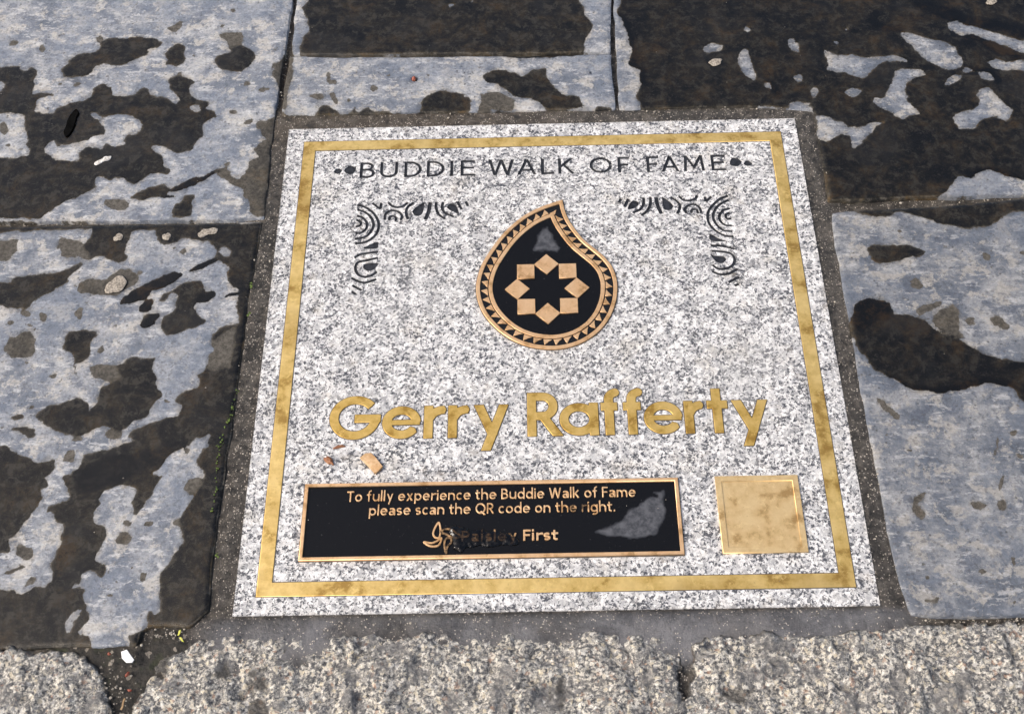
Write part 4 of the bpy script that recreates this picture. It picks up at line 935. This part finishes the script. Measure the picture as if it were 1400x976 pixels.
line_of('Paisley First', at(631, 735)[0], at(763, 730)[0], y3_, c1 * 1.02, .178, .71, 'ggggggg......')
def petal(pts, fill=False, mat='bronze'):
    P = np.array([at(400 + x / 5, 640 + y / 5) for x, y in catmull(pts, True)]); lo, hi = P.min(0) - .003, P.max(0) + .003
    fn = (lambda X, Y: sdf_poly(P, X, Y)) if fill else (lambda X, Y: .0009 - np.abs(sdf_poly(P, X, Y)))
    put('logo_petal', curve_mesh(contours(fn, (lo[0], lo[1], hi[0], hi[1]), .0002), .0002, .0021, .0002), M[mat], pl)
petal([(1000,375),(1012,420),(1010,455),(1000,480),(975,475),(962,450),(975,410)])
petal([(900,508),(950,515),(990,500),(1018,480),(1012,510),(990,535),(940,535)])
petal([(1015,440),(1040,422),(1080,420),(1110,435),(1150,470),(1100,478),(1050,455)], mat='wet_glint')
petal([(1045,490),(1080,480),(1085,510),(1060,540),(1050,585),(1040,540)], mat='wet_glint')

def smear():
    P = np.array(catmull([(612,722),(628,718),(645,722),(668,724),(690,726),(704,732),(712,742),(703,748),(680,747),(660,748),(640,750),(628,756),(620,748),(616,736)], True)); Q = W(P)
    lo, hi = Q.min(0) - .004, Q.max(0) + .004; st = .0007
    xs = np.arange(lo[0], hi[0], st); ys = np.arange(lo[1], hi[1], st); X, Y = np.meshgrid(xs, ys)
    F = sdf_poly(Q, X, Y) + .006 * (fbm(X * 170, Y * 170, 61, 3) - .5) - .001
    Z = .0010 + .0022 * np.sqrt(np.clip(F / .004, 0, 1)) + .0011 * (fbm(X * 230, Y * 230, 63, 2) - .5)
    tag(put('puddle', grid_mesh(xs, ys, F, lambda a, b, c: Z, (0, 0)), M['dirty_water']), kind='structure')
smear()

# plain square brass plate beside it
QL, QR, QB, QC = at(977, 652), at(1090, 650), at(1105, 755), at(988, 757.5)
qx0, qx1, qy0, qy1 = (QL[0] + QC[0]) / 2, (QR[0] + QB[0]) / 2, (QC[1] + QB[1]) / 2, (QL[1] + QR[1]) / 2
bp = empty('square_plate', parent=plaque)
put('plate_rim', curve_mesh([rect(qx0, qy0, qx1, qy1), rect(qx0 + .006, qy0 + .006, qx1 - .006, qy1 - .006)], -.002, .0022, .0004), M['plate_gold'], bp)
put('plate_face', curve_mesh([rect(qx0 + .0055, qy0 + .0055, qx1 - .0055, qy1 - .0055)], -.001, .0013), M['plate_gold'], bp)

# ------------------------------------------------------------------ small things lying about
def pebble(name, px, py, L, Wd, H, ang, mat, label, cat, group=None, seed=1, z=.0006, rough=.25, sub=3, parent=None, lobes=None):
    q = at(px, py); bm = bmesh.new(); bmesh.ops.create_icosphere(bm, subdivisions=sub, radius=1)
    rnd = np.random.RandomState(seed); ph = rnd.rand(6) * 6.28
    for v in bm.verts:
        a = math.atan2(v.co.y, v.co.x); k = 1 + rough * (.5 * math.sin(2 * a + ph[0]) + .35 * math.sin(3 * a + ph[1]) + .3 * math.sin(5 * a + ph[2]))
        x, y = v.co.x * k, v.co.y * k
        if lobes: y += lobes * math.sin(x * 2.2 + ph[3]) * .4; y *= (1 - .45 * math.exp(-(x / .28) ** 2))
        zz = v.co.z * (1 + .3 * math.sin(7 * x + ph[4]) * math.cos(6 * y + ph[5]))
        v.co = Vector((x * L / 2, y * Wd / 2, max(zz, -.2) * H))
    me = bpy.data.meshes.new(name); bm.to_mesh(me); bm.free(); me.shade_smooth()
    o = put(name, me, M[mat], parent, (q[0], q[1], z)); o.rotation_euler.z = ang
    if label: tag(o, label, cat, group)
    return o
GG = 'flattened chewing gum spots on the flagstones'
pebble('chewing_gum', 141, 220, .022, .0085, .0009, .75, 'white_gum', 'bright white two lobed gum spot below the black scrap on the upper left flagstone', 'chewing gum', GG, 3, .0008, .25, lobes=.4)
pebble('chewing_gum', 162, 325, .011, .010, .0006, .1, 'gum', 'small pale gum spot just under the left joint, leftmost of three in a row', 'chewing gum', GG, 4, .0006)
pebble('chewing_gum', 228, 324, .009, .011, .0006, .1, 'gum', 'small cream gum spot, middle one of three in a row under the left joint', 'chewing gum', GG, 5, .0006)
pebble('chewing_gum', 284, 318, .024, .012, .0005, .1, 'gum', 'two lobed pinkish gum spot, rightmost of three in a row under the left joint', 'chewing gum', GG, 6, .0006, lobes=.3)
pebble('chewing_gum', 159, 390, .024, .021, .0006, .5, 'gum', 'largest round gum spot, in a wet patch on the lower left flagstone', 'chewing gum', GG, 7, .0006)
pebble('chewing_gum', 978, 86, .018, .011, .0006, .2, 'gum', 'pale gum spot on the soaked dark flagstone above the plaque border', 'chewing gum', GG, 8, .0010)
pebble('chewing_gum', 1355, 3, .014, .012, .0006, .2, 'gum', 'pale gum spot cut by the top edge at the upper right', 'chewing gum', GG, 9, .0010)
# black scrap
q = at(97, 170); a_ = at(105, 152); b_ = at(90, 187)
dv = a_ - b_; L = np.hypot(*dv)
P = np.array([(-.52, -.03), (-.40, -.12), (-.1, -.15), (.25, -.11), (.42, -.12), (.55, .0), (.44, .07), (.15, .13), (-.12, .10), (-.35, .09)]) * L; th = math.atan2(dv[1], dv[0])
o = put('scrap', curve_mesh([catmull(P, True)], 0, .0018, .0006), M['black'], None, (q[0], q[1], .0007)); o.rotation_euler.z = th; o.data.shade_smooth()
tag(o, 'small black elongated scrap lying in a wet patch on the upper left flagstone', 'scrap')
pebble('husk', 566, 108, .005, .007, .004, .3, 'red', 'tiny reddish husk sitting in the small hole above the plaque', 'husk', None, 12, -.001)
def shard(name, outline_px, mat, label, cat, zb, th_, group=None, bow=.0):
    P = W(outline_px); c = P.mean(0); me = curve_mesh([P - c], 0, th_, min(.0004, th_ * .3))
    for v in me.vertices: v.co.z += bow * (v.co.x / .01) ** 2
    return tag(put(name, me, M[mat], None, (c[0], c[1], zb)), label, cat, group)
shard('wood_chip', [(493,628),(500,622),(508,621),(515,628),(524,640),(519,645),(513,649),(506,641),(499,634)], 'wood', 'pale splintered wood chip lying on the granite below the brass name', 'wood chip', .0004, .0035, bow=.0006)
pebble('bark_crumb', 450, 630, .013, .006, .003, -.9, 'bark', 'reddish brown bark crumb left of the pale wood chip', 'bark', 'bark crumbs on the plaque', 15, .0006, .4)
pebble('bark_crumb', 464, 611, .010, .004, .002, .2, 'bark', 'smaller brown bark crumb just under the big first letter', 'bark', 'bark crumbs on the plaque', 16, .0005, .4)
shard('plastic_flake', [(168,893),(176,890),(180,896),(186,904),(183,908),(175,908),(169,902)], 'white', 'bright white flake lying on the dark soil between the kerb stones', 'flake', .0045, .0014)
shard('petal', [(244,870),(246,863),(249,862),(248,867),(246,870)], 'petal', 'tiny yellow petal, upper of two beside the chipped flagstone corner', 'petal', .003, .0009, 'yellow petals by the chipped corner')
shard('petal', [(246,873),(249,872),(253,879),(250,878)], 'petal', 'tiny yellow petal, lower of two, touching the granite kerb stone', 'petal', .003, .0009, 'yellow petals by the chipped corner')
GR = 'reddish crumbs in the soil gap'
for i, (x, y, s_c, lb) in enumerate(((149, 893, .004, 'orange crumb on the soil left of the white flake'), (174, 921, .005, 'rusty crumb on the soil below the white flake'), (161, 924, .003, 'palest crumb on the soil, left of the rusty one'), (177, 943, .004, 'reddish crumb lowest on the soil in the gap'))):
    pebble('crumb', x, y, s_c, s_c * .7, s_c * .5, i, 'red' if i != 2 else 'gum', lb, 'crumb', GR, 30 + i, -.001, .3, 2)
pts = np.array([at(x, y) for x, y in catmull([(171,955),(169,960),(168,966),(166,970)])])
me = curve_mesh(contours(lambda X, Y: sdf_line(pts, .0008, X, Y), (pts[:, 0].min() - .004, pts[:, 1].min() - .004, pts[:, 0].max() + .004, pts[:, 1].max() + .004), .0003), 0, .0012)
tag(put('straw', me, M['straw'], None, (0, 0, .0005)), 'short brown straw on the soil at the bottom of the gap', 'straw')

# moss along the joint left of the plaque: too fine to count
def moss():
    rnd = np.random.RandomState(4); bm = bmesh.new()
    paths = [((344, 388), (343, 394), 7, .0014), ((340, 428), (339, 432), 6, .0012), ((325, 535), (313, 575), 20, .0009), ((313, 572), (298, 612), 20, .0009), ((299, 617), (295, 655), 15, .0009), ((297, 655), (290, 702), 15, .0009), ((298, 755), (296, 762), 6, .001), ((300, 620), (303, 600), 8, .001)]
    for a, b, n, r in paths:
        for k in range(n):
            t = rnd.rand(); x = a[0] + (b[0] - a[0]) * t + rnd.randn() * 1.1; y = a[1] + (b[1] - a[1]) * t + rnd.randn() * 1.1
            q = at(x, y); rr = r * (.35 + .65 * rnd.rand())
            vs = bmesh.ops.create_icosphere(bm, subdivisions=1, radius=rr)['verts']
            for v in vs: v.co = Vector((v.co.x * (1 + .5 * rnd.rand()) + q[0], v.co.y * (1 + .5 * rnd.rand()) + q[1], max(v.co.z * .6, -rr * .3) + .0006 + rnd.rand() * .0005))
    me = bpy.data.meshes.new('moss'); bm.to_mesh(me); bm.free()
    tag(put('moss', me, M['moss']), 'thin bright green moss line along the joint left of the plaque', 'moss', kind='stuff')
moss()

# loose grains of sand and grit in the joints and here and there on the stones: too many to count
def grit():
    rnd = np.random.RandomState(9); bm = bmesh.new()
    def grain(q, r, z):
        vs = bmesh.ops.create_icosphere(bm, subdivisions=1, radius=r)['verts']; k = .6 + .8 * rnd.rand(3)
        for v in vs: v.co = Vector((v.co.x * k[0] * (1 + .3 * rnd.randn() * .5) + q[0], v.co.y * k[1] + q[1], v.co.z * k[2] * .7 + z))
    for a, b, sp, n, z in (((150, 890), (160, 976), 16, 90, -.002), ((200, 870), (255, 862), 8, 40, -.002), ((0, 306), (360, 302), 1.5, 40, -.003), ((375, 160), (1090, 150), 4, 60, -.001), ((368, 300), (300, 800), 9, 90, -.001), ((1112, 180), (1225, 830), 8, 80, -.001),
                        ((320, 858), (1210, 840), 7, 110, .001), ((1150, 280), (1400, 271), 2, 25, -.002), ((400, 0), (382, 150), 1.5, 20, -.003), ((1240, 848), (1400, 847), 3, 30, -.003), ((930, 885), (936, 970), 4, 25, -.002)):
        for i in range(n):
            t = rnd.rand(); q = at(a[0] + (b[0] - a[0]) * t + rnd.randn() * sp, a[1] + (b[1] - a[1]) * t + rnd.randn() * sp * .7); grain(q, .0005 + .0008 * rnd.rand() ** 3, z)
    for i in range(110):
        q = at(rnd.rand() * 1400, rnd.rand() * 860)
        grain(q, .0003 + .0004 * rnd.rand(), .0006)
    me = bpy.data.meshes.new('grit'); bm.to_mesh(me); bm.free()
    tag(put('grit', me, M['grit']), 'loose pale grains of sand and grit in the joints around the plaque', 'grit', kind='stuff')
grit()
